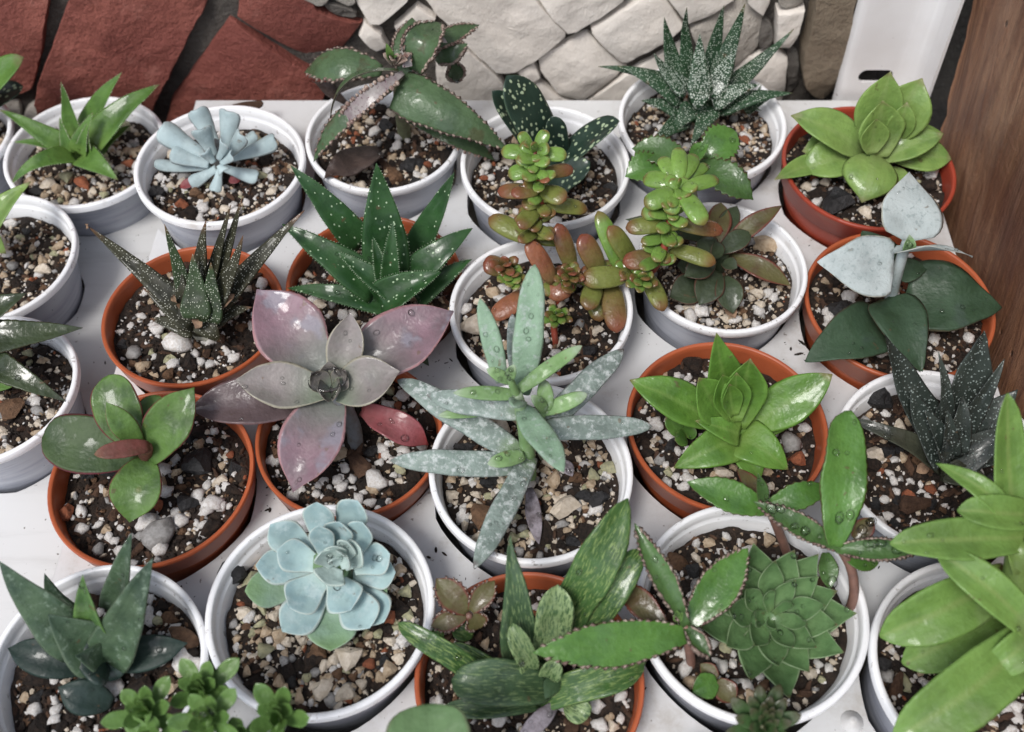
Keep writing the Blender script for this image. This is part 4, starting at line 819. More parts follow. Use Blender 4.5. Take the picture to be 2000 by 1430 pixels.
# -- zebra haworthia
p = plant('haworthia', 'upright zebra haworthia, dark green spikes covered in white dots', 'plant', 'f', 1370, 225)
zz = [((1330, 175), (1298, 34), 3, 6.6, 42), ((1348, 165), (1341, 14), 3, 7.2, 34), ((1382, 165), (1414, 10), 3, 7.2, 38), ((1398, 172), (1456, 7), 3.2, 7.0, 44), ((1368, 190), (1367, 66), 3.4, 6.2, 46), ((1408, 185), (1551, 57), 2.8, 5.2, 40), ((1405, 212), (1548, 182), 2.4, 3.4, 40), ((1395, 200), (1484, 164), 3, 4, 42), ((1325, 172), (1168, 130), 2.4, 3.6, 32), ((1330, 195), (1206, 129), 2.6, 3.9, 44), ((1340, 180), (1277, 104), 3.2, 5.4, 40), ((1330, 222), (1252, 197), 2, 2.6, 38), ((1352, 214), (1312, 258), 2.6, 2.0, 42), ((1388, 214), (1350, 284), 2.6, 2.0, 42), ((1335, 238), (1260, 292), 1.8, 2.2, 38), ((1385, 188), (1440, 90), 3.3, 5.6, 48)]
for i, (b, t, bz, tz, w) in enumerate(zz): L(p, m_zebraP if i in (4, 10, 15, 7) else m_zebra, 'spike', (b[0], b[1], bz), (t[0], t[1], tz), w * 1.12, th=.8, cup=.2, bow=-.09 if tz > 4.5 else .10, keel=.3)
leafw(p, m_zebraP, 'spike', P(1366, 185, 4.0), P(1360, 214, 3.4), 1.1, th=.6, bow=.2)
for a in range(6): c_ = P(1462, 218, 1.6); leafw(p, m_zebra, 'spike', c_, c_ + Vector((math.cos(a) * 1.1, math.sin(a) * 1.1, 1.0)), .45, th=.6, name='leaf')
core(p, m_zebra, 1368, 208, 1.2, 3.2, .6, .8)
# -- light green, back right
p = plant('haworthia', 'pale lime green succulent with broad cupped leaves by the bracket', 'plant', 'g', 1705, 315)
for b, t, w, kw in [((1690, 302, 2.6), (1546, 226, 4.2), 74, dict(bow=.10)), ((1692, 272, 3), (1740, 140, 6.6), 82, dict(bow=.0)), ((1730, 276, 3), (1800, 152, 6.2), 96, dict(bow=.02)), ((1742, 276, 3.2), (1772, 200, 5.4), 52, {}),
 ((1712, 310, 2.6), (1842, 262, 3.9), 56, dict(bow=.04)), ((1740, 306, 2.2), (1858, 312, 2.4), 66, dict(bow=.08)), ((1745, 290, 2.4), (1842, 262, 3.2), 60, {}), ((1704, 302, 3), (1684, 395, 2.3), 100, dict(bow=.16, cup=-.1)),
 ((1675, 306, 2.3), (1562, 336, 2.2), 74, dict(bow=.16)), ((1668, 316, 1.8), (1512, 352, 2.6), 42, dict(bow=.02, side=.06)), ((1668, 296, 1.9), (1566, 296, 2.4), 72, dict(bow=.1)), ((1738, 326, 2), (1736, 384, 1.6), 66, dict(bow=.1)), ((1718, 308, 3), (1724, 196, 5.6), 88, dict(bow=-.12, cup=.35)), ((1702, 300, 3.4), (1712, 232, 5.2), 56, dict(bow=-.12, cup=.4))]:
    L(p, m_light, 'ovate', b, t, w * 1.08, th=.26, **kw)
core(p, m_light, 1708, 304, 1.2, 2.8, .6, .8); drops(p, 14, .04, .1)
# -- left edge light leaf
p = plant('toothed_succulent', 'lime green leaves reaching in from the left edge over dark soil', 'plant', 'h', -60, 520, 2)
L(p, m_light, 'tri', (-45, 480, 3.5), (60, 354, 5.6), 70, bow=.08); L(p, m_light, 'lance', (-50, 440, 4), (12, 495, 3.8), 60, bow=.25); L(p, m_hawG, 'tri', (-60, 480, 3), (-150, 420, 5), 60); core(p, m_light, -52, 480, 2, 4, .5, .6)
# -- dark zebra haworthia
p = plant('haworthia', 'dark olive zebra haworthia with white dots and dry brown tips', 'plant', 'i', 390, 625)
oz = [((372, 612), (170, 440), 2.6, 5.2, 44, .10), ((368, 585), (320, 442), 3, 6.6, 34, -.02), ((388, 570), (398, 434), 3, 7, 44, .02), ((416, 572), (467, 388), 3, 7.6, 32, -.02), ((404, 572), (446, 400), 3, 7.4, 28, 0), ((420, 600), (471, 462), 3.2, 6.4, 38, -.05), ((428, 600), (590, 410), 2.6, 6, 46, .04), ((386, 622), (376, 498), 3.2, 5.6, 58, -.06), ((412, 628), (410, 515), 3, 5.4, 48, -.05), ((375, 632), (278, 562), 2.4, 3.8, 46, .02), ((378, 645), (292, 622), 1.8, 2.2, 40, .1), ((398, 630), (432, 668), 2.4, 1.8, 46, .2), ((424, 622), (490, 600), 2, 2.8, 44, .1), ((360, 600), (342, 500), 2.8, 5, 36, 0)]
for i, (b, t, bz, tz, w, bw) in enumerate(oz): L(p, m_olivezG if i in (7, 8, 1) else m_olivez, 'spike', (b[0], b[1], bz), (t[0], t[1], tz), w * 1.1, th=.8, cup=.3, keel=.3, bow=bw - .02, curl=-.04)
for b, t, w in [((425, 600, 3.4), (458, 578, 3.6), 26), ((395, 622, 3), (382, 640, 2.8), 22), ((345, 595, 3), (338, 575, 3.8), 16), ((170, 446, 5.0), (172, 438, 5.3), 10)]: L(p, M['dry'], 'lance', b, t, w, wob=.2, wave=.2, name='withered_leaf', n=8)
core(p, m_olivez, 392, 618, 1.2, 3.2, .7, .8)
# -- aloe
p = plant('aloe', 'green aloe with white dots and white toothed edges in the middle', 'plant', 'j', 755, 580)
al = [m_aloe, m_aloeT]
for b, t, w, kw in [((758, 535, 2.4), (735, 318, 7), 112, dict(bow=-.02)), ((705, 480, 2), (568, 323, 5.6), 74, dict(bow=.06)), ((735, 565, 2.2), (551, 438, 4.4), 86, dict(bow=.06)), ((760, 598, 1.6), (560, 562, 2.0), 56, dict(bow=.10)), ((808, 500, 2), (888, 336, 6), 66, dict(bow=-.02)),
 ((800, 552, 2.2), (924, 446, 4), 78, dict(bow=.12)), ((815, 585, 1.7), (922, 506, 2.6), 54, dict(bow=.10)), ((745, 592, 2.4), (862, 532, 3.6), 84, dict(bow=.06, cup=.5)), ((768, 572, 2.6), (658, 492, 4), 54, dict(bow=.02, cup=.4)), ((764, 560, 2.8), (768, 432, 5.4), 44, dict(cup=.45)), ((752, 555, 2.8), (728, 462, 4.8), 34, dict(cup=.45)), ((700, 470, 1.8), (612, 396, 3), 50, {})]:
    L(p, al, 'tri', b, t, w * .86, th=.3, beads=(30, .055, 'tooth', .05), **kw)
core(p, m_aloe, 758, 575, 1.2, 2.6, .7, .9); drops(p, 16, .06, .11)
L(p, m_glossy, 'lance', (800, 670, 1.6), (838, 715, 2.2), 26, name='leaf')
# -- jelly bean sedum
p = plant('sedum', 'jelly bean sedum with fat red tipped green leaves on trailing stems', 'plant', 'k', 1100, 600)
tube(p, m_redstem, [P(1092, 590, 1.2), P(1066, 530, 2.6), P(1040, 480, 4), P(1052, 430, 5), P(1058, 385, 6), P(1050, 330, 7.2), P(1042, 292, 7.8)], [.22, .24, .16, .15, .15, .14, .12])
tube(p, m_redstem, [P(1080, 585, 1.2), P(1120, 545, 2.4), P(1190, 535, 3), P(1255, 540, 3.2), P(1292, 500, 4.4), P(1302, 450, 5.4), P(1322, 390, 6.6), P(1326, 365, 7)], [.22, .22, .22, .20, .18, .17, .14, .1])
def bean(i, b, t, w): L(p, m_jb[i], 'bean', b, t, w * .98, th=.92, cup=0, bow=.05, m=6, n=12, fleshy=False)
for i, b, t, w in [
 (0, (1036, 292, 7.6), (1015, 258, 8.2), 26), (0, (1050, 290, 7.6), (1068, 254, 8.2), 28), (0, (1044, 296, 7.8), (1040, 278, 8.4), 18), (0, (1036, 300, 7.4), (978, 296, 7.4), 34), (0, (1054, 302, 7.4), (1108, 303, 7.4), 32), (0, (1050, 298, 7.6), (1074, 288, 8), 30), (0, (1042, 304, 7.6), (1008, 318, 7.6), 30), (0, (1044, 330, 7), (992, 342, 6.8), 36), (0, (1046, 312, 7.4), (1032, 330, 7.4), 34), (2, (1054, 342, 7), (1120, 330, 6.6), 30), (3, (1058, 350, 7), (1070, 356, 7.4), 20), (0, (1040, 288, 7.6), (1024, 284, 8.2), 22), (0, (1052, 308, 7.6), (1060, 322, 7.6), 30),
 (2, (1050, 376, 6.2), (972, 374, 6), 34), (2, (1052, 372, 6.4), (998, 380, 6.6), 32), (1, (1058, 372, 6.2), (1106, 392, 6.4), 42), (1, (1056, 398, 5.6), (1148, 410, 5), 34), (1, (1050, 404, 5.4), (1014, 446, 5.6), 38), (1, (1054, 392, 5.8), (1020, 404, 5.8), 30), (1, (1048, 366, 6.4), (1030, 352, 6.6), 32),
 (1, (1040, 470, 4.2), (954, 426, 4.6), 42), (3, (1080, 552, 3), (1030, 470, 4.6), 40), (2, (1118, 530, 3), (1088, 436, 5), 38), (1, (1100, 470, 3.6), (1040, 462, 3.8), 38), (2, (1172, 535, 3), (1134, 458, 4.6), 46), (0, (1212, 528, 3), (1168, 412, 5), 38), (1, (1240, 520, 3.2), (1188, 442, 5), 42), (1, (1225, 540, 3.4), (1136, 546, 3.6), 48), (2, (1290, 506, 4.2), (1216, 512, 4.2), 42), (2, (990, 528, 2.8), (944, 514, 3.2), 42),
 (1, (1165, 548, 2.8), (1146, 606, 2.8), 42), (2, (1190, 548, 2.6), (1206, 650, 2), 48), (1, (1160, 560, 2.4), (1172, 628, 1.8), 40), (3, (1040, 570, 2.4), (960, 622, 1.9), 44), (3, (1070, 540, 2.6), (1110, 580, 2.6), 60),
 (1, (1308, 486, 4.4), (1398, 514, 4.4), 36), (1, (1262, 536, 3.4), (1296, 608, 3), 38), (1, (1300, 440, 5.6), (1222, 446, 5.6), 36), (2, (1316, 438, 5.6), (1412, 452, 5.2), 36), (0, (1304, 450, 5.4), (1310, 480, 5), 36),
 (0, (1326, 355, 7), (1326, 288, 7.4), 34), (0, (1316, 360, 7), (1256, 348, 6.8), 40), (0, (1334, 368, 7), (1404, 350, 7), 32), (0, (1332, 376, 7.1), (1376, 440, 6.8), 42), (0, (1316, 376, 7), (1258, 402, 6.8), 40), (0, (1318, 352, 7), (1292, 308, 7.2), 36), (0, (1330, 352, 7), (1358, 302, 7.1), 34), (0, (1322, 380, 7), (1306, 420, 6.6), 36), (0, (1334, 362, 7.2), (1360, 372, 7.5), 28), (0, (1325, 364, 7.3), (1326, 350, 7.9), 16), (0, (1318, 395, 6.6), (1262, 388, 6.4), 32), (0, (1310, 408, 6.2), (1252, 420, 6), 34), (0, (1340, 350, 6.8), (1382, 322, 6.8), 26)]: bean(i, b, t, w)
def whorls(path, n_, ln, w, mats_, z_up=.25):
    for i in range(n_):
        f_ = i / (n_ - 1) * (len(path) - 1.001); j = int(f_); a, b = Vector(path[j]), Vector(path[j + 1]); q = a + (b - a) * (f_ - j)
        an = i * 2.4; k_ = ln * random.uniform(.75, 1.15) * (1 - .35 * i / n_)
        t_ = (q.x + math.cos(an) * k_, q.y - 6 + math.sin(an) * k_ * .75, q.z + z_up * random.uniform(.2, 2.4)); bean(mats_(i / n_), tuple(q), t_, w * random.uniform(.85, 1.1))
whorls([(1046, 460, 4.4), (1056, 400, 5.6), (1052, 340, 7), (1043, 300, 7.7)], 34, 46, 26, lambda f: 1 if f < .35 else random.choice([0, 1, 1]) if f < .6 else 0)
whorls([(1285, 512, 4), (1300, 455, 5.2), (1320, 395, 6.5), (1326, 368, 7)], 34, 48, 27, lambda f: random.choice([0, 1]) if f < .4 else 0)
whorls([(1080, 560, 2.6), (1130, 545, 2.8), (1200, 535, 3.1), (1258, 530, 3.3)], 26, 44, 28, lambda f: random.choice([0, 1, 1, 2]))
for cx, cy, z, n_, sz, mi in [(1000, 540, 3, 13, 22, 0), (1112, 538, 3.4, 11, 20, 1), (1254, 548, 3.6, 10, 22, 0), (1088, 618, 2.2, 10, 17, 0), (985, 520, 3.3, 6, 20, 2)]:
    for a in range(n_):
        an = a * 2.4; rr = 8 + 22 * (a / n_) ** .6; el = 1 - a / n_
        L(p, m_jb[mi if a % 4 else min(2, mi + 1)], 'bean', (cx + math.cos(an) * 3, cy + math.sin(an) * 3, z), (cx + math.cos(an) * rr * 1.2, cy + math.sin(an) * rr, z + .3 + .6 * el), sz, th=.9, cup=0, n=8, m=5, fleshy=False)
tube(p, m_redstem, [P(1085, 668, 1.2), P(1082, 640, 1.7), P(1086, 622, 2.2)], [.14, .16, .12])
drops(p, 150, .03, .09, .7, .3)
# -- bronze crassula and serrated sprig
p = plant('crassula', 'dark bronze crassula with flat leaves, right of the sedum', 'plant', 'l', 1400, 545)
for i, (b, t, w) in enumerate([((1410, 486, 2.6), (1527, 402, 4), 40), ((1425, 500, 2.4), (1544, 558, 2), 46), ((1408, 492, 3), (1468, 454, 3.4), 44), ((1400, 530, 2.4), (1366, 596, 2), 60), ((1412, 540, 2.4), (1432, 612, 1.8), 56), ((1392, 512, 2.8), (1336, 540, 2.8), 48), ((1398, 500, 3), (1362, 470, 3.4), 50), ((1412, 512, 3), (1440, 524, 3.2), 30), ((1372, 560, 1.8), (1308, 580, 1.8), 66), ((1396, 480, 2.6), (1408, 396, 3), 48), ((1400, 476, 2.4), (1440, 402, 3), 40), ((1380, 470, 2), (1222, 428, 3), 40), ((1384, 528, 2.2), (1322, 520, 2.2), 54), ((1402, 505, 3.2), (1396, 470, 4), 30)]):
    L(p, m_brzR if i in (0, 1, 9) else m_brz, 'lance' if i in (0, 1) else 'ovate', b, t, w, th=.22, bow=.08)
core(p, m_brz, 1402, 520, 1.2, 2.8, .35, .4)
L(p, M['dry'], 'lance', (1420, 600, 1.6), (1436, 622, 1.6), 24, name='withered_leaf')
p = plant('kalanchoe', 'small bright green serrated kalanchoe between the zebra haworthia and bronze crassula', 'plant', 'l', 1352, 420)
tube(p, m_stemG, [P(1362, 430, 1.3), P(1356, 380, 2.6), P(1350, 318, 4.4)], [.16, .14, .12])
for m_, b, t, w in [(m_ser, (1298, 318, 4.2), (1222, 346, 4), 62), (m_serD, (1340, 312, 4.2), (1234, 290, 4.4), 58), (m_ser, (1372, 312, 4.2), (1438, 258, 4.8), 72), (m_ser, (1350, 312, 4.6), (1384, 282, 5.6), 34), (m_serD, (1358, 322, 4.2), (1472, 390, 3.8), 66)]:
    L(p, m_, 'ovate', b, t, w, th=.14, bow=.1, teeth=(10, .22))
drops(p, 14, .05, .12)
# -- heart leaved
p = plant('kalanchoe', 'heart leaved succulent, grey young leaves above dark green ones', 'plant', 'm', 1742, 618)
tube(p, m_grey, [P(1736, 615, 1.2), P(1742, 575, 3), P(1756, 520, 5), P(1772, 470, 6.4)], [.3, .26, .24, .2])
for m_, b, t, w, kw in [
 (m_grey, (1772, 470, 6.4), (1778, 331, 7.6), 122, dict(bow=.03, cup=.06, hint=(0, -.7, .7))), (m_grey, (1748, 528, 5.2), (1596, 512, 5.4), 124, dict(bow=.03, hint=(.3, -.5, .8))), (m_grey, (1744, 494, 6.2), (1900, 494, 6.6), 60, dict(hint=(0, .72, .9), bow=.05, wave=.04)),
 (m_heart, (1770, 586, 2.6), (1960, 598, 2.9), 150, dict(bow=.06)), (m_heart, (1728, 584, 3), (1800, 724, 2.6), 108, dict(bow=.08)), (m_heart, (1720, 632, 2), (1576, 702, 2.4), 118, dict(bow=.08)), (m_heart, (1738, 540, 3), (1686, 448, 3.2), 84, dict(bow=.06)), (m_heart, (1752, 535, 3.4), (1812, 520, 3.6), 50, dict())]:
    L(p, m_, 'heart', b, t, w, **{**dict(th=.15, cup=.16, fold=.1, wob=.05, curl=-.05), **kw})
L(p, m_silvG, 'lance', (1770, 492, 6.2), (1776, 458, 7.2), 26, cup=.5, hint=(0, -1, .3)); drops(p, 26, .05, .14)
# -- left glossy
p = plant('toothed_succulent', 'glossy olive toothed leaves reaching in from the left edge', 'plant', 'n', -80, 760, 2)
L(p, m_glossy, 'tri', (-90, 672, 5), (163, 640, 4.6), 74, bow=.03, teeth=(16, .04)); L(p, m_glossy, 'tri', (-50, 690, 4), (128, 784, 3.4), 66, bow=.14, teeth=(13, .07)); L(p, m_glossy, 'tri', (-60, 640, 5), (52, 574, 6), 72, teeth=(10, .06)); L(p, m_hawG, 'lance', (-30, 740, 3), (25, 755, 3), 40)
core(p, m_glossy, -78, 690, 2, 5, .6, .6); drops(p, 5, .1, .2, .5)
# -- red edged crassula
p = plant('crassula', 'round leaved green crassula with thin red leaf edges', 'plant', 'o', 280, 915)
for m_, sh, b, t, w, kw in [(m_crasD, 'round', (268, 894, 2.8), (84, 848, 3.4), 116, dict(bow=.04)), (m_cras, 'round', (262, 868, 3.4), (208, 734, 4.8), 96, dict(bow=.02)), (m_cras, 'round', (285, 872, 3), (306, 772, 3.8), 62, {}), (m_cras, 'ovate', (290, 898, 3), (380, 756, 5), 92, dict(bow=.06, roll=8)), (m_cras, 'ovate', (288, 896, 2.9), (254, 1022, 2), 98, dict(bow=.10, roll=-6)), (m_crasR, 'finger', (290, 872, 4), (184, 888, 4.8), 36, dict(th=.6)), (m_cras, 'ovate', (276, 870, 3.6), (208, 786, 5.4), 50, dict(th=.5))]:
    L(p, m_, sh, b, t, w, **{**dict(th=.16), **kw})
tube(p, m_crasR, [P(285, 912, 1.2), P(284, 896, 2.4), P(286, 874, 4)], [.34, .32, .24]); tube(p, M['dry'], [P(262, 895, 2.5), P(206, 966, 1.8)], [.05, .03], 'dry_stalk', 5)
# -- dusky purple
p = plant('graptopetalum', 'dusky purple rosette with wide wet leaves and water in its heart', 'plant', 'p', 665, 800)
for m_, b, t, w, kw in [(m_purp, (634, 738, 3.4), (503, 566, 5), 126, dict(bow=-.04)), (m_purp, (672, 742, 3.4), (888, 608, 4.8), 118, dict(bow=.02)), (m_purpD, (620, 778, 2.8), (370, 800, 3.2), 92, dict(bow=.05)), (m_purp, (655, 772, 3.2), (572, 960, 2.4), 112, dict(bow=.08)),
 (m_purpG, (662, 752, 4), (686, 610, 6), 68, dict(bow=-.06, cup=.35)), (m_purpG, (655, 770, 3.8), (782, 726, 5), 92, dict(bow=.0, cup=.3)), (m_purpG, (640, 766, 3.8), (460, 744, 4.6), 88, dict(bow=-.02, cup=.25)), (m_crim, (705, 800, 2.4), (840, 872, 1.8), 58, dict(bow=.2, wave=.12, wob=.1, name='withered_leaf')), (m_crim, (680, 735, 2.6), (708, 655, 3.2), 50, dict(bow=.1, name='withered_leaf'))]:
    L(p, m_, 'ovate', b, t, w * 1.08, **{**dict(th=.16, cup=.3, fold=.14), **kw})
for a in range(5):
    an = a * 1.257 + .4; c_ = P(648, 762, 3.9); leafw(p, m_purpG, 'ovate', c_ + Vector((math.cos(an) * .12, math.sin(an) * .12, 0)), c_ + Vector((math.cos(an) * .72, math.sin(an) * .72, 1.0)), .95, th=.14, cup=.3, bow=-.12)
c_ = P(640, 738, 4.9); mk('water_drop', [(c_.x + q[0] * .78 + .12 * q[1], c_.y + q[1] * .62, c_.z - .12 + q[2] * .13) for q in ICO2[0]], ICO2[1], M['water'], p)
tube(p, m_stemB, [P(695, 868, 1.0), P(690, 835, 1.8), P(668, 785, 3.2), P(655, 768, 3.8)], [.32, .34, .34, .3])
drops(p, 46, .06, .17)
# -- silver senecio
p = plant('senecio', 'silver felted senecio with finger leaves reaching in all directions', 'plant', 'q', 1030, 930)
tube(p, m_silvG, [P(1032, 935, 1.2), P(1030, 885, 3), P(1022, 820, 5), P(1010, 770, 6.4)], [.34, .3, .28, .2])
tube(p, m_silvG, [P(1026, 860, 3.6), P(1050, 820, 4.6), P(1068, 800, 5.2)], [.2, .18, .14]); tube(p, m_silvG, [P(1016, 790, 5.8), P(1004, 760, 6.6), P(994, 735, 7.2)], [.18, .16, .12])
for m_, b, t, w, kw in [
 (m_silv, (1020, 768, 5.6), (1046, 518, 9.2), 62, {}), (m_silv, (980, 745, 6.2), (938, 582, 8.6), 42, {}), (m_silvG, (1008, 765, 6.2), (1138, 676, 7.2), 32, {}), (m_silvG, (1012, 772, 6), (884, 768, 6.4), 30, {}), (m_silvF, (1018, 808, 5), (834, 774, 5.2), 54, {}),
 (m_silvF, (1018, 888, 3), (778, 742, 3.8), 60, {}), (m_silvF, (1026, 912, 2.6), (764, 900, 2.9), 54, {}), (m_silvG, (1022, 890, 3.4), (952, 908, 3.8), 34, {}), (m_silv, (1020, 800, 5.6), (1102, 925, 6.4), 58, {}), (m_silvF, (1040, 840, 4), (1272, 836, 4), 52, {}), (m_silvF, (1052, 845, 4), (1214, 686, 4.6), 54, {}), (m_silvG, (1064, 806, 5), (1148, 770, 5.6), 36, {}),
 (m_silvF, (1034, 895, 2.8), (926, 1114, 2.9), 54, {}), (m_silvG, (1066, 800, 5.2), (1062, 740, 6), 34, {}), (m_silvG, (994, 742, 7), (1005, 712, 8), 24, {}), (m_silvG, (996, 745, 6.8), (950, 720, 7.4), 26, {}), (m_silvF, (1010, 735, 4), (1000, 612, 6), 34, {}), (m_silvG, (960, 802, 4.4), (856, 812, 4.4), 26, {}), (m_silv, (1012, 790, 6.4), (1004, 800, 8.2), 40, {}), (m_silvG, (1066, 802, 5.2), (1036, 772, 6.2), 26, {})]:
    L(p, m_, 'finger', b, t, w * .95, th=.85, cup=.05, fold=.2, bow=.05, wob=.07, curl=.03)
L(p, M['silver_dry'], 'lance', (1034, 955, 1.6), (1052, 1064, 1.6), 36, wob=.15, wave=.1, name='withered_leaf'); L(p, M['silver_dry'], 'lance', (1100, 900, 1.8), (1118, 930, 1.6), 24, wob=.15, name='withered_leaf')
drops(p, 70, .04, .12, .6)
# -- bright green haworthia
p = plant('haworthia', 'bright green star shaped haworthia with pointed translucent leaves', 'plant', 'r', 1438, 860)
for sh, b, t, w, kw in [('tri', (1428, 802, 2.4), (1398, 652, 6.2), 92, dict(bow=-.04)), ('lance', (1405, 828, 2.2), (1230, 742, 3.8), 82, dict(bow=.05)), ('lance', (1462, 836, 2.2), (1626, 732, 4.2), 86, dict(bow=.03, curl=.04)), ('ovate', (1428, 834, 2.4), (1366, 738, 5), 84, dict(bow=-.08, cup=.35)), ('ovate', (1440, 836, 2.6), (1466, 700, 5.6), 84, dict(bow=-.10, cup=.4)), ('tri', (1434, 858, 2), (1316, 914, 1.7), 82, dict(bow=.12)), ('tri', (1446, 856, 2), (1540, 917, 1.8), 88, dict(bow=.12)), ('lance', (1440, 865, 1.7), (1482, 940, 1.4), 52, dict(bow=.14)), ('tri', (1442, 848, 2.5), (1358, 822, 3.2), 54, dict(bow=.06)), ('ovate', (1432, 820, 3), (1412, 732, 5.2), 62, dict(bow=-.14, cup=.45)), ('ovate', (1438, 822, 3.2), (1440, 728, 5.2), 58, dict(bow=-.12, cup=.45)), ('ovate', (1434, 812, 3.4), (1424, 750, 5.0), 44, dict(bow=-.1, cup=.5)), ('tri', (1462, 842, 2), (1590, 800, 2.2), 50, dict(bow=.06))]:
    L(p, m_bright, sh, b, t, w * 1.05, th=.3, **kw)
for b, t, w in [((1335, 850, 1.4), (1302, 812, 2.2), 38), ((1340, 855, 1.4), (1318, 860, 1.8), 34), ((1340, 850, 1.4), (1358, 836, 2), 30)]: L(p, m_hawG, 'round', b, t, w, name='leaf')
core(p, m_bright, 1438, 848, 1.2, 2.4, .5, .4); drops(p, 8, .05, .12)
# -- blackish gasteria
p = plant('gasteria', 'blackish spotted gasteria with torn looking leaves near the board', 'plant', 's', 1850, 910)
for m_, sh, b, t, w, kw in [(m_black, 'tri', (1836, 868, 2.4), (1726, 652, 6.2), 80, dict(bow=-.03)), (m_black, 'tri', (1846, 840, 3), (1834, 688, 6), 36, {}), (m_black, 'tri', (1866, 858, 2.6), (1922, 645, 6.6), 118, dict(bow=-.03)), (m_black, 'tri', (1880, 872, 2.4), (1990, 762, 4.6), 86, dict(bow=.05)), (m_black2, 'tri', (1836, 908, 2), (1636, 814, 3.2), 46, dict(bow=.22)),
 (m_black, 'tri', (1846, 905, 2.6), (1778, 760, 4.8), 72, dict(bow=-.05, cup=.35)), (m_black, 'tri', (1856, 900, 2.8), (1806, 800, 4.6), 54, dict(cup=.35)), (m_black, 'tri', (1862, 905, 2.4), (1975, 832, 3.6), 74, dict(bow=.06)), (m_black2, 'tri', (1848, 918, 1.7), (1940, 948, 1.6), 58, dict(bow=.1)), (m_black, 'tri', (1872, 895, 2), (2010, 880, 2.6), 60, {}), (m_black, 'tri', (1872, 850, 3), (1962, 700, 6), 44, {}), (m_black, 'tri', (1862, 880, 3.2), (1880, 770, 5), 52, dict(cup=.4)), (m_black, 'tri', (1850, 890, 3), (1850, 800, 4.8), 44, dict(cup=.4))]:
    L(p, m_, sh, b, t, w, th=.2, wob=.05, wave=.03, **kw)
core(p, m_black2, 1852, 902, 1.2, 2.6, .7, .8); drops(p, 20, .05, .14)
L(p, M['dry'], 'lance', (1815, 910, 1.8), (1790, 922, 1.6), 24, wob=.2, name='withered_leaf')
# -- thick haworthia bottom left
p = plant('haworthia', 'thick dark green haworthia with pointed leaves in the bottom left corner', 'plant', 't', 185, 1290)
for m_, sh, b, t, w, kw in [(m_thick, 'tri', (160, 1255, 2.6), (-2, 1096, 6), 104, dict(bow=.03)), (m_thick, 'tri', (222, 1190, 2.2), (256, 1042, 6.2), 60, dict(bow=-.02)), (m_thick, 'tri', (214, 1285, 2.6), (297, 1090, 6.4), 96, dict(bow=.03, roll=18)), (m_thickL, 'tri', (196, 1240, 3.2), (162, 1122, 6.2), 68, dict(cup=.4)), (m_thick, 'tri', (205, 1268, 2.8), (94, 1200, 5.2), 118, dict(bow=-.02, cup=.4)), (m_thickD, 'ovate', (180, 1302, 1.7), (16, 1266, 2.4), 72, dict(bow=.08)), (m_thickD, 'ovate', (216, 1292, 1.7), (366, 1256, 2.4), 70, dict(bow=.08)), (m_thickD, 'ovate', (200, 1290, 2.6), (150, 1300, 3.4), 100, dict(bow=.1)), (m_thickD, 'round', (205, 1282, 2.2), (212, 1330, 2.0), 92, dict(bow=.2)), (m_thick, 'tri', (130, 1180, 2), (87, 1120, 4), 44, {}), (m_thickD, 'ovate', (218, 1372, 1.6), (112, 1342, 2.6), 70, dict(bow=.05, th=.7)), (m_thick, 'tri', (205, 1280, 2.4), (148, 1280, 4.2), 86, dict(bow=.05))]:
    L(p, m_, sh, b, t, w, **{**dict(th=.5, keel=.3, fold=.2), **kw})
core(p, m_thickD, 198, 1275, 1.2, 2.8, .7, .9); drops(p, 20, .05, .11)
# -- echeveria
p = plant('echeveria', 'pale blue echeveria rosette with rounded leaves at the front', 'plant', 'u', 655, 1140)
for m_, b, t, w, bz, tz in [
 (m_ech, (612, 1092), (529, 1024), 62, 3, 3.7), (m_ech, (630, 1070), (620, 978), 56, 3.2, 4.6), (m_ech, (666, 1062), (699, 974), 60, 3.2, 4.6), (m_ech, (624, 1105), (540, 1074), 58, 3.2, 3.8), (m_ech, (610, 1112), (501, 1104), 62, 2.7, 3.0), (m_ech, (690, 1110), (764, 1082), 56, 3.2, 3.9), (m_ech, (690, 1118), (774, 1116), 60, 2.8, 3.0), (m_echG, (600, 1140), (480, 1154), 66, 2.2, 2.3), (m_ech, (632, 1128), (563, 1188), 72, 3, 3.0), (m_ech, (636, 1148), (553, 1234), 72, 2.6, 2.4), (m_echG, (648, 1160), (648, 1272), 84, 2.3, 2.0), (m_ech, (652, 1128), (688, 1192), 70, 3.1, 3.0), (m_ech, (668, 1145), (722, 1228), 72, 2.7, 2.5), (m_ech, (688, 1140), (752, 1216), 66, 2.4, 2.3), (m_echG, (690, 1130), (756, 1170), 60, 2.2, 2.2),
 (m_ech, (640, 1098), (622, 1024), 44, 3.6, 5.0), (m_ech, (658, 1080), (664, 1016), 54, 3.5, 4.8), (m_ech, (690, 1090), (710, 1016), 50, 3.4, 4.8), (m_echI, (655, 1108), (634, 1142), 60, 3.8, 4.0), (m_echI, (652, 1104), (626, 1076), 44, 3.9, 4.9), (m_echI, (670, 1104), (708, 1070), 52, 3.8, 4.8), (m_echI, (660, 1098), (652, 1064), 40, 4, 5.1), (m_echI, (668, 1096), (682, 1056), 40, 4, 5.1), (m_echI, (664, 1100), (668, 1078), 26, 4.2, 5.2), (m_echI, (662, 1104), (650, 1090), 26, 4.2, 5.0), (m_echI, (666, 1106), (684, 1092), 28, 4.2, 5.0)]:
    L(p, m_, 'spat', (b[0], b[1], bz), (t[0], t[1], tz), w * 1.16, th=.34, cup=.22, bow=-.12, curl=.07, fold=.02)
core(p, m_echG, 658, 1128, 1.3, 3.6, .5, .7); drops(p, 26, .05, .13)
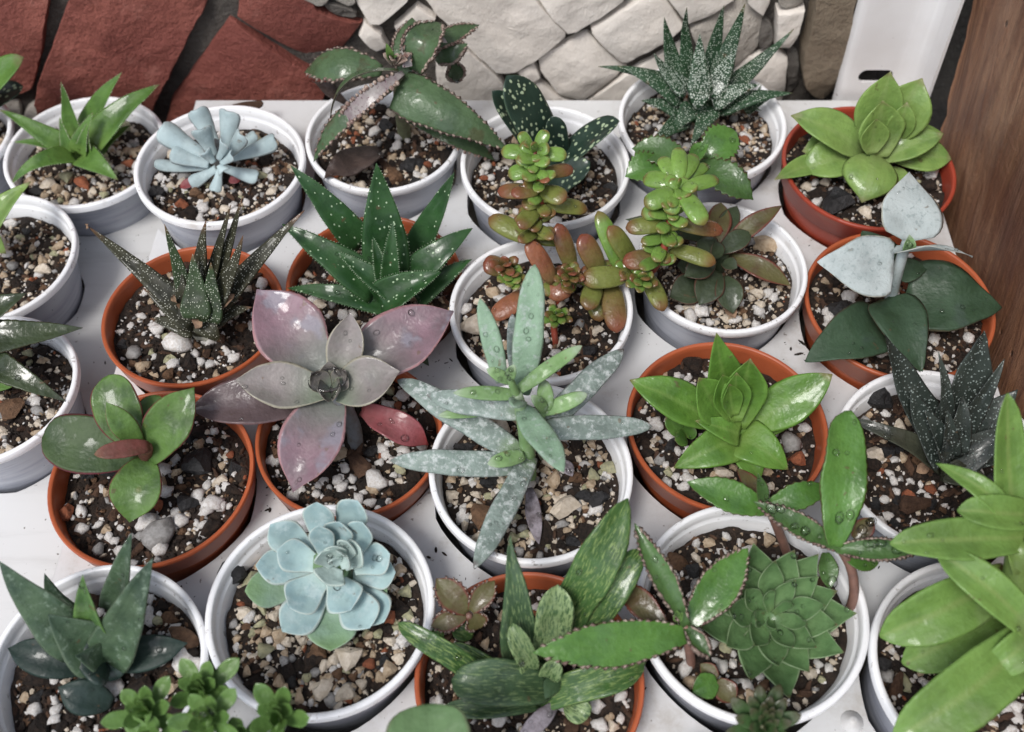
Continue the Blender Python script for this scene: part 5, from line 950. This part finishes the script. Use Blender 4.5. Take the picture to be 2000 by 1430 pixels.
# -- striped gasteria
p = plant('gasteria', 'yellow and green striped gasteria with blunt leaves, bottom centre', 'plant', 'v', 1040, 1330)
for m_, sh, b, t, w, kw in [(m_variD, 'tri', (1018, 1285, 2.4), (1000, 1058, 6.6), 96, dict(bow=-.02)), (m_vari, 'strap', (1090, 1235, 2.2), (1222, 986, 7), 98, dict(bow=.04)), (m_vari, 'strap', (1110, 1255, 2), (1248, 1080, 5.6), 86, dict(bow=.05)), (m_variP, 'strap', (1072, 1285, 2.8), (1090, 1152, 5.2), 86, dict(bow=-.06, cup=.3)), (m_variP, 'strap', (1036, 1310, 3), (1004, 1222, 4.8), 52, dict(cup=.3)), (m_vari, 'strap', (960, 1330, 2.2), (780, 1218, 4), 54, dict(bow=.04)), (m_variD, 'strap', (1062, 1332, 2.4), (884, 1330, 3.6), 106, dict(bow=.06, cup=.3)), (m_vari, 'strap', (1058, 1360, 1.8), (1258, 1296, 2.8), 78, dict(bow=.06)), (m_variD, 'strap', (1050, 1370, 1.6), (868, 1386, 2), 50, dict(bow=.1)), (m_vari, 'strap', (975, 1310, 1.8), (880, 1262, 2.2), 46, {}), (m_variP, 'strap', (1070, 1320, 2.8), (1085, 1290, 3.6), 50, {}), (m_variP, 'round', (1110, 1372, 1.6), (1150, 1400, 1.8), 56, dict(wob=.1))]:
    L(p, m_, sh, b, t, w * .84, **{**dict(th=.44, fold=.2, wob=.07, wave=.06, curl=-.07), **kw, 'bow': kw.get('bow', .06) + .05})
L(p, M['silver_dry'], 'lance', (1085, 1375, 1.8), (1010, 1445, 1.8), 40, bow=.2, wob=.12, name='withered_leaf'); core(p, m_variD, 1050, 1335, 1.2, 2.6, .8, .9); drops(p, 22, .05, .12)
p = plant('kalanchoe', 'tiny olive kalanchoe seedling in the striped gasteria pot', 'plant', 'v', 915, 1235)
for b, t, w in [((914, 1196, 2.8), (852, 1130, 3.4), 58), ((920, 1194, 2.9), (966, 1134, 3.4), 44), ((912, 1202, 2.7), (842, 1222, 2.5), 42), ((922, 1200, 2.7), (938, 1228, 2.2), 46)]: L(p, [m_brzR, m_plantlet], 'ovate', b, t, w, th=.12, bow=.06, teeth=(7, .1), beads=(7, .14, 'scallop', .2))
for b, t, w in [((925, 1240, 1.6), (885, 1225, 1.8), 40), ((865, 1245, 1.5), (840, 1228, 1.9), 22)]: L(p, m_vari, 'round', b, t, w)
tube(p, m_stemP, [P(918, 1240, 1.2), P(916, 1200, 2.8)], [.14, .12])
# -- houseleek and kalanchoe sprigs
p = plant('houseleek', 'green houseleek rosette with pointed overlapping leaves, bottom right', 'plant', 'w', 1510, 1215)
c_ = P(1504, 1202, 2.3)
NL = 30
for i in range(NL):
    f_ = (NL - i) / NL; an = i * 2.39996; rad = 3.0 * f_ ** .52 * (1 + .05 * math.sin(i * 3.7)); el = .55 + 1.0 * (1 - f_) ** .9 + .35 * (i % 2)
    bs = c_ + Vector((math.cos(an) * .35 * f_, math.sin(an) * .35 * f_, -.5 + .75 * (1 - f_)))
    tp = c_ + Vector((math.cos(an) * rad, math.sin(an) * rad, .1 + el)); rt_ = Matrix.Rotation(R(16), 3, 'X'); bs = c_ + rt_ @ (bs - c_); tp = c_ + rt_ @ (tp - c_)
    leafw(p, m_semp, 'star', bs, tp, max(.35, 1.6 * f_ ** .5), th=.42, cup=.5, bow=-.16, curl=.08, n=14, hint=(0, -.37, .93))
core(p, m_semp, 1508, 1215, 1.2, 2.6, .6, .8); drops(p, 34, .05, .14)
def kal(label, px, py, stem, leaves):
    p = plant('kalanchoe', label, 'plant', 'w', px, py); tube(p, m_stemP, [P(*q) for q in stem], [.18] * (len(stem) - 1) + [.13])
    for m_, b, t, w, kw in leaves: L(p, [m_, m_plantlet], kw.pop('sh', 'lance'), b, t, w, **{**dict(th=.13, bow=.05, teeth=(14, .05)), **kw})
    return p
bd = (17, .2, 'scallop', .1)
q = kal('young kalanchoe with beaded leaf edges left of the houseleek rosette', 1345, 1295, [(1350, 1300, 1.3), (1345, 1260, 2.8), (1338, 1222, 4.2)], [
 (m_ser, (1345, 1238, 4), (1042, 1276, 4.6), 88, dict(bow=.02, beads=bd)), (m_serD, (1340, 1222, 4.3), (1238, 1022, 6.2), 46, dict(beads=(19, .22, 'scallop', .1), cup=.5)), (m_ser, (1342, 1222, 4), (1460, 1072, 5), 78, dict(beads=bd)), (m_serD, (1340, 1225, 4.2), (1386, 1284, 4), 36, dict(beads=bd, cup=.4)), (m_brzR, (1300, 1225, 3.6), (1204, 1136, 3.6), 54, {}), (m_sprig, (1322, 1214, 4.4), (1322, 1192, 5), 18, dict(teeth=None)), (m_sprig, (1320, 1214, 4.4), (1334, 1196, 4.9), 16, dict(teeth=None))])
drops(q, 10, .05, .1)
q = kal('tall wet kalanchoe sprig leaning right of the houseleek rosette', 1660, 1180, [(1655, 1200, 1.3), (1668, 1160, 2.4), (1662, 1110, 3.6), (1640, 1072, 4.6)], [
 (m_ser, (1630, 1066, 4.8), (1654, 802, 7), 92, dict(sh='round', bow=.05, cup=.12, wave=.05, wob=.06, teeth=(16, .04))), (m_serD, (1645, 1074, 4.6), (1470, 980, 5.4), 46, dict(beads=bd)), (m_serD, (1632, 1072, 4.6), (1800, 1076, 5), 44, dict(beads=bd, cup=.4)), (m_ser, (1645, 1080, 4.2), (1716, 1100, 3.8), 52, {}), (m_serD, (1612, 1080, 3.4), (1620, 1150, 3), 40, {}), (m_brzR, (1668, 1052, 4.2), (1705, 1012, 4.6), 40, {})])
drops(q, 46, .06, .2, .6)
q = kal('small kalanchoe sprig with two splayed leaves behind the houseleek rosette', 1535, 1090, [(1540, 1092, 1.3), (1522, 1040, 2.8), (1500, 992, 4.4)], [
 (m_ser, (1502, 998, 4.4), (1342, 942, 4.8), 66, dict(teeth=(10, .08))), (m_ser, (1498, 990, 4.4), (1620, 950, 4.8), 54, dict(teeth=(8, .12))), (m_serD, (1492, 990, 4.6), (1480, 925, 6), 26, {}), (m_brzR, (1496, 985, 4.2), (1440, 915, 4), 34, dict(teeth=(6, .05)))])
drops(q, 6, .06, .14)
q = kal('olive kalanchoe seedling at the front rim of the houseleek pot', 1400, 1350, [(1400, 1350, 1.3), (1400, 1332, 1.9)], [(m_ser, (1400, 1328, 2), (1352, 1352, 2), 52, dict(teeth=(6, .08))), (m_brzR, (1402, 1328, 2), (1435, 1372, 1.8), 48, dict(teeth=(6, .08))), (m_brzR, (1400, 1325, 2), (1368, 1296, 2.1), 34, dict(teeth=(6, .08)))])
# -- long leaved bright green plant
p = plant('crassula', 'bright green plant with long smooth tongue leaves, bottom right corner', 'plant', 'x', 1985, 1250)
tube(p, m_long, [P(1970, 1275, 1.3), P(1978, 1200, 4), P(1992, 1060, 7.2)], [.55, .5, .4])
for b, t, w, kw in [((1995, 1120, 6.4), (1966, 768, 10.5), 74, dict(bow=-.03)), ((1985, 1030, 7.2), (1828, 906, 8), 48, dict(bow=.12)), ((2010, 1050, 7), (1738, 1062, 7.4), 80, dict(bow=.04)), ((2020, 1010, 7.4), (1870, 998, 8), 70, dict(bow=.06)), ((2020, 1240, 6), (1828, 1072, 7.2), 78, dict(bow=.06)), ((1960, 1130, 5), (1718, 1242, 4.6), 108, dict(bow=.06)), ((1970, 1180, 4), (1760, 1296, 3.4), 104, dict(bow=.04)), ((2020, 1230, 5.4), (1742, 1450, 5), 118, dict(bow=.06)), ((2010, 1235, 6), (1930, 1310, 5.6), 70, dict(bow=.12)), ((1980, 1180, 4.6), (1900, 1160, 4.6), 80, {}), ((2005, 1100, 6.6), (2080, 1000, 8), 70, {}), ((2010, 1180, 5), (2120, 1220, 5), 90, {})]:
    L(p, m_long, 'long' if w > 60 else 'lance', b, t, w * 1.0, **{**dict(th=.26, fold=.16), **kw, 'bow': kw.get('bow', .06) * 1.9})
drops(p, 14, .05, .12)
tube(p, M['dry'], [P(1990, 1300, 2.2), P(1960, 1370, 1.7), P(1905, 1420, 1.5)], [.06, .05, .03], 'root')
# -- sprigs in front
p = plant('stonecrop', 'bright green stonecrop sprigs with spoon leaves at the bottom left edge', 'plant', 'y', 400, 1640)
for cx, cy, z, n_, ln in [(392, 1348, 5.2, 16, 92), (284, 1388, 5.6, 16, 92), (408, 1402, 6.2, 14, 90), (300, 1440, 5.6, 8, 70), (470, 1440, 5.6, 7, 60)]:
    c_ = P(cx, cy, z); b0 = P(400, 1640, 1.2); tube(p, m_sprig, [b0, (b0 + c_) / 2 + Vector((0, -.3, .6)), c_], [.16, .14, .1])
    for a in range(n_):
        an = a * 2.4 + cx; fr = (a + 3) / (n_ + 2); r_ = cm(ln, c_) * (.35 + .65 * fr)
        leafw(p, m_sprig, 'spat', c_ + Vector((0, 0, -.3 * fr)), c_ + Vector((math.cos(an) * r_ * fr, math.sin(an) * r_ * fr, .8 * (1 - fr) + .25 - .2 * fr)), cm(34, c_) * (.45 + .6 * fr), th=.28, cup=.25, bow=-.04, curl=.05, n=12)
drops(p, 16, .05, .12)
p = plant('stonecrop', 'single green stonecrop sprig in front of the echeveria pot', 'plant', 'y', 545, 1640)
c_ = P(545, 1400, 5.8); b0 = P(520, 1640, 1.3); tube(p, m_sprig, [b0, (b0 + c_) / 2 + Vector((0, -.3, .6)), c_], [.16, .14, .1])
for a in range(13):
    an = a * 2.4 + 1; fr = (a + 3) / 15; r_ = cm(86, c_) * (.35 + .65 * fr)
    leafw(p, m_sprig, 'spat', c_ + Vector((0, 0, -.3 * fr)), c_ + Vector((math.cos(an) * r_ * fr, math.sin(an) * r_ * fr, .9 * (1 - fr) + .3)), cm(36, c_) * (.45 + .6 * fr), th=.28, cup=.25, bow=-.04, curl=.05, n=12)
p = plant('round_leaf_plant', 'plain round grey green leaf rising from the bottom edge', 'plant', 'z', 850, 1720)
tube(p, m_stemG, [P(860, 1720, 1.2), P(850, 1600, 4), P(842, 1520, 6)], [.25, .22, .16]); L(p, m_round, 'round', (842, 1530, 6), (836, 1374, 6.6), 165, th=.2, bow=.06); L(p, m_round, 'round', (850, 1590, 5), (960, 1560, 5.4), 120, th=.2)
p = plant('rosette_succulent', 'small dark green rosette at the bottom edge below the houseleek pot', 'plant', 'zz', 1480, 1620)
c_ = P(1490, 1412, 5.4); b0 = P(1470, 1640, 1.3); tube(p, m_stemG, [b0, (b0 + c_) / 2, c_], [.25, .25, .2])
for a in range(26):
    an = a * 2.4; fr = (a + 2) / 28; r_ = cm(88, c_)
    leafw(p, m_dros, 'spat', c_ + Vector((0, 0, -.5 * fr)), c_ + Vector((math.cos(an) * r_ * fr, math.sin(an) * r_ * fr, 1.0 * (1 - fr) + .2)), cm(30, c_) * (.5 + .55 * fr), th=.45, cup=.1, n=10)

# ------------------------------------------------------------------ loose crumbs of soil on the trays
vs, fs = [], []; rs = random.Random(11)
spotc = [(812, 700), (845, 690), (610, 975), (560, 985), (245, 440), (1560, 700), (480, 1090), (430, 1060), (860, 1080), (950, 390), (1250, 640), (1270, 1340), (380, 500), (210, 560)]
for i in range(330):
    if i < 150: a = rs.choice(spotc); x, y = a[0] + rs.gauss(0, 32), a[1] + rs.gauss(0, 24)
    else: x, y = rs.uniform(60, 1900), rs.uniform(230, 1430)
    q = P(x, y, 0)
    if q.x > 21.2 or q.y > 44.0: continue
    z = .02 + .07 * rs.random() ** 3; zb = 0 if q.x > seam_x(q.y) else -2.8
    if any((q.x - c.x) ** 2 + (q.y - c.y) ** 2 < (r * .96 + .05) ** 2 for c, r in PW.values()): continue
    if abs(q.x - seam_x(q.y)) < .3: continue
    o = len(vs); st, an = rs.uniform(1, 3.2), rs.uniform(0, 3.14)
    for p_ in ICO0[0]:
        a, b = p_[0] * z * st, p_[1] * z * .8; vs.append((q.x + a * math.cos(an) - b * math.sin(an), q.y + a * math.sin(an) + b * math.cos(an), zb + z * .4 + p_[2] * z * .45))
    fs += [tuple(o + t for t in f) for f in ICO0[1]]
tag(mk('soil_crumbs', vs, fs, M['soil'], smooth=False), 'dark crumbs of potting soil scattered over the white trays', 'soil', kind='stuff')
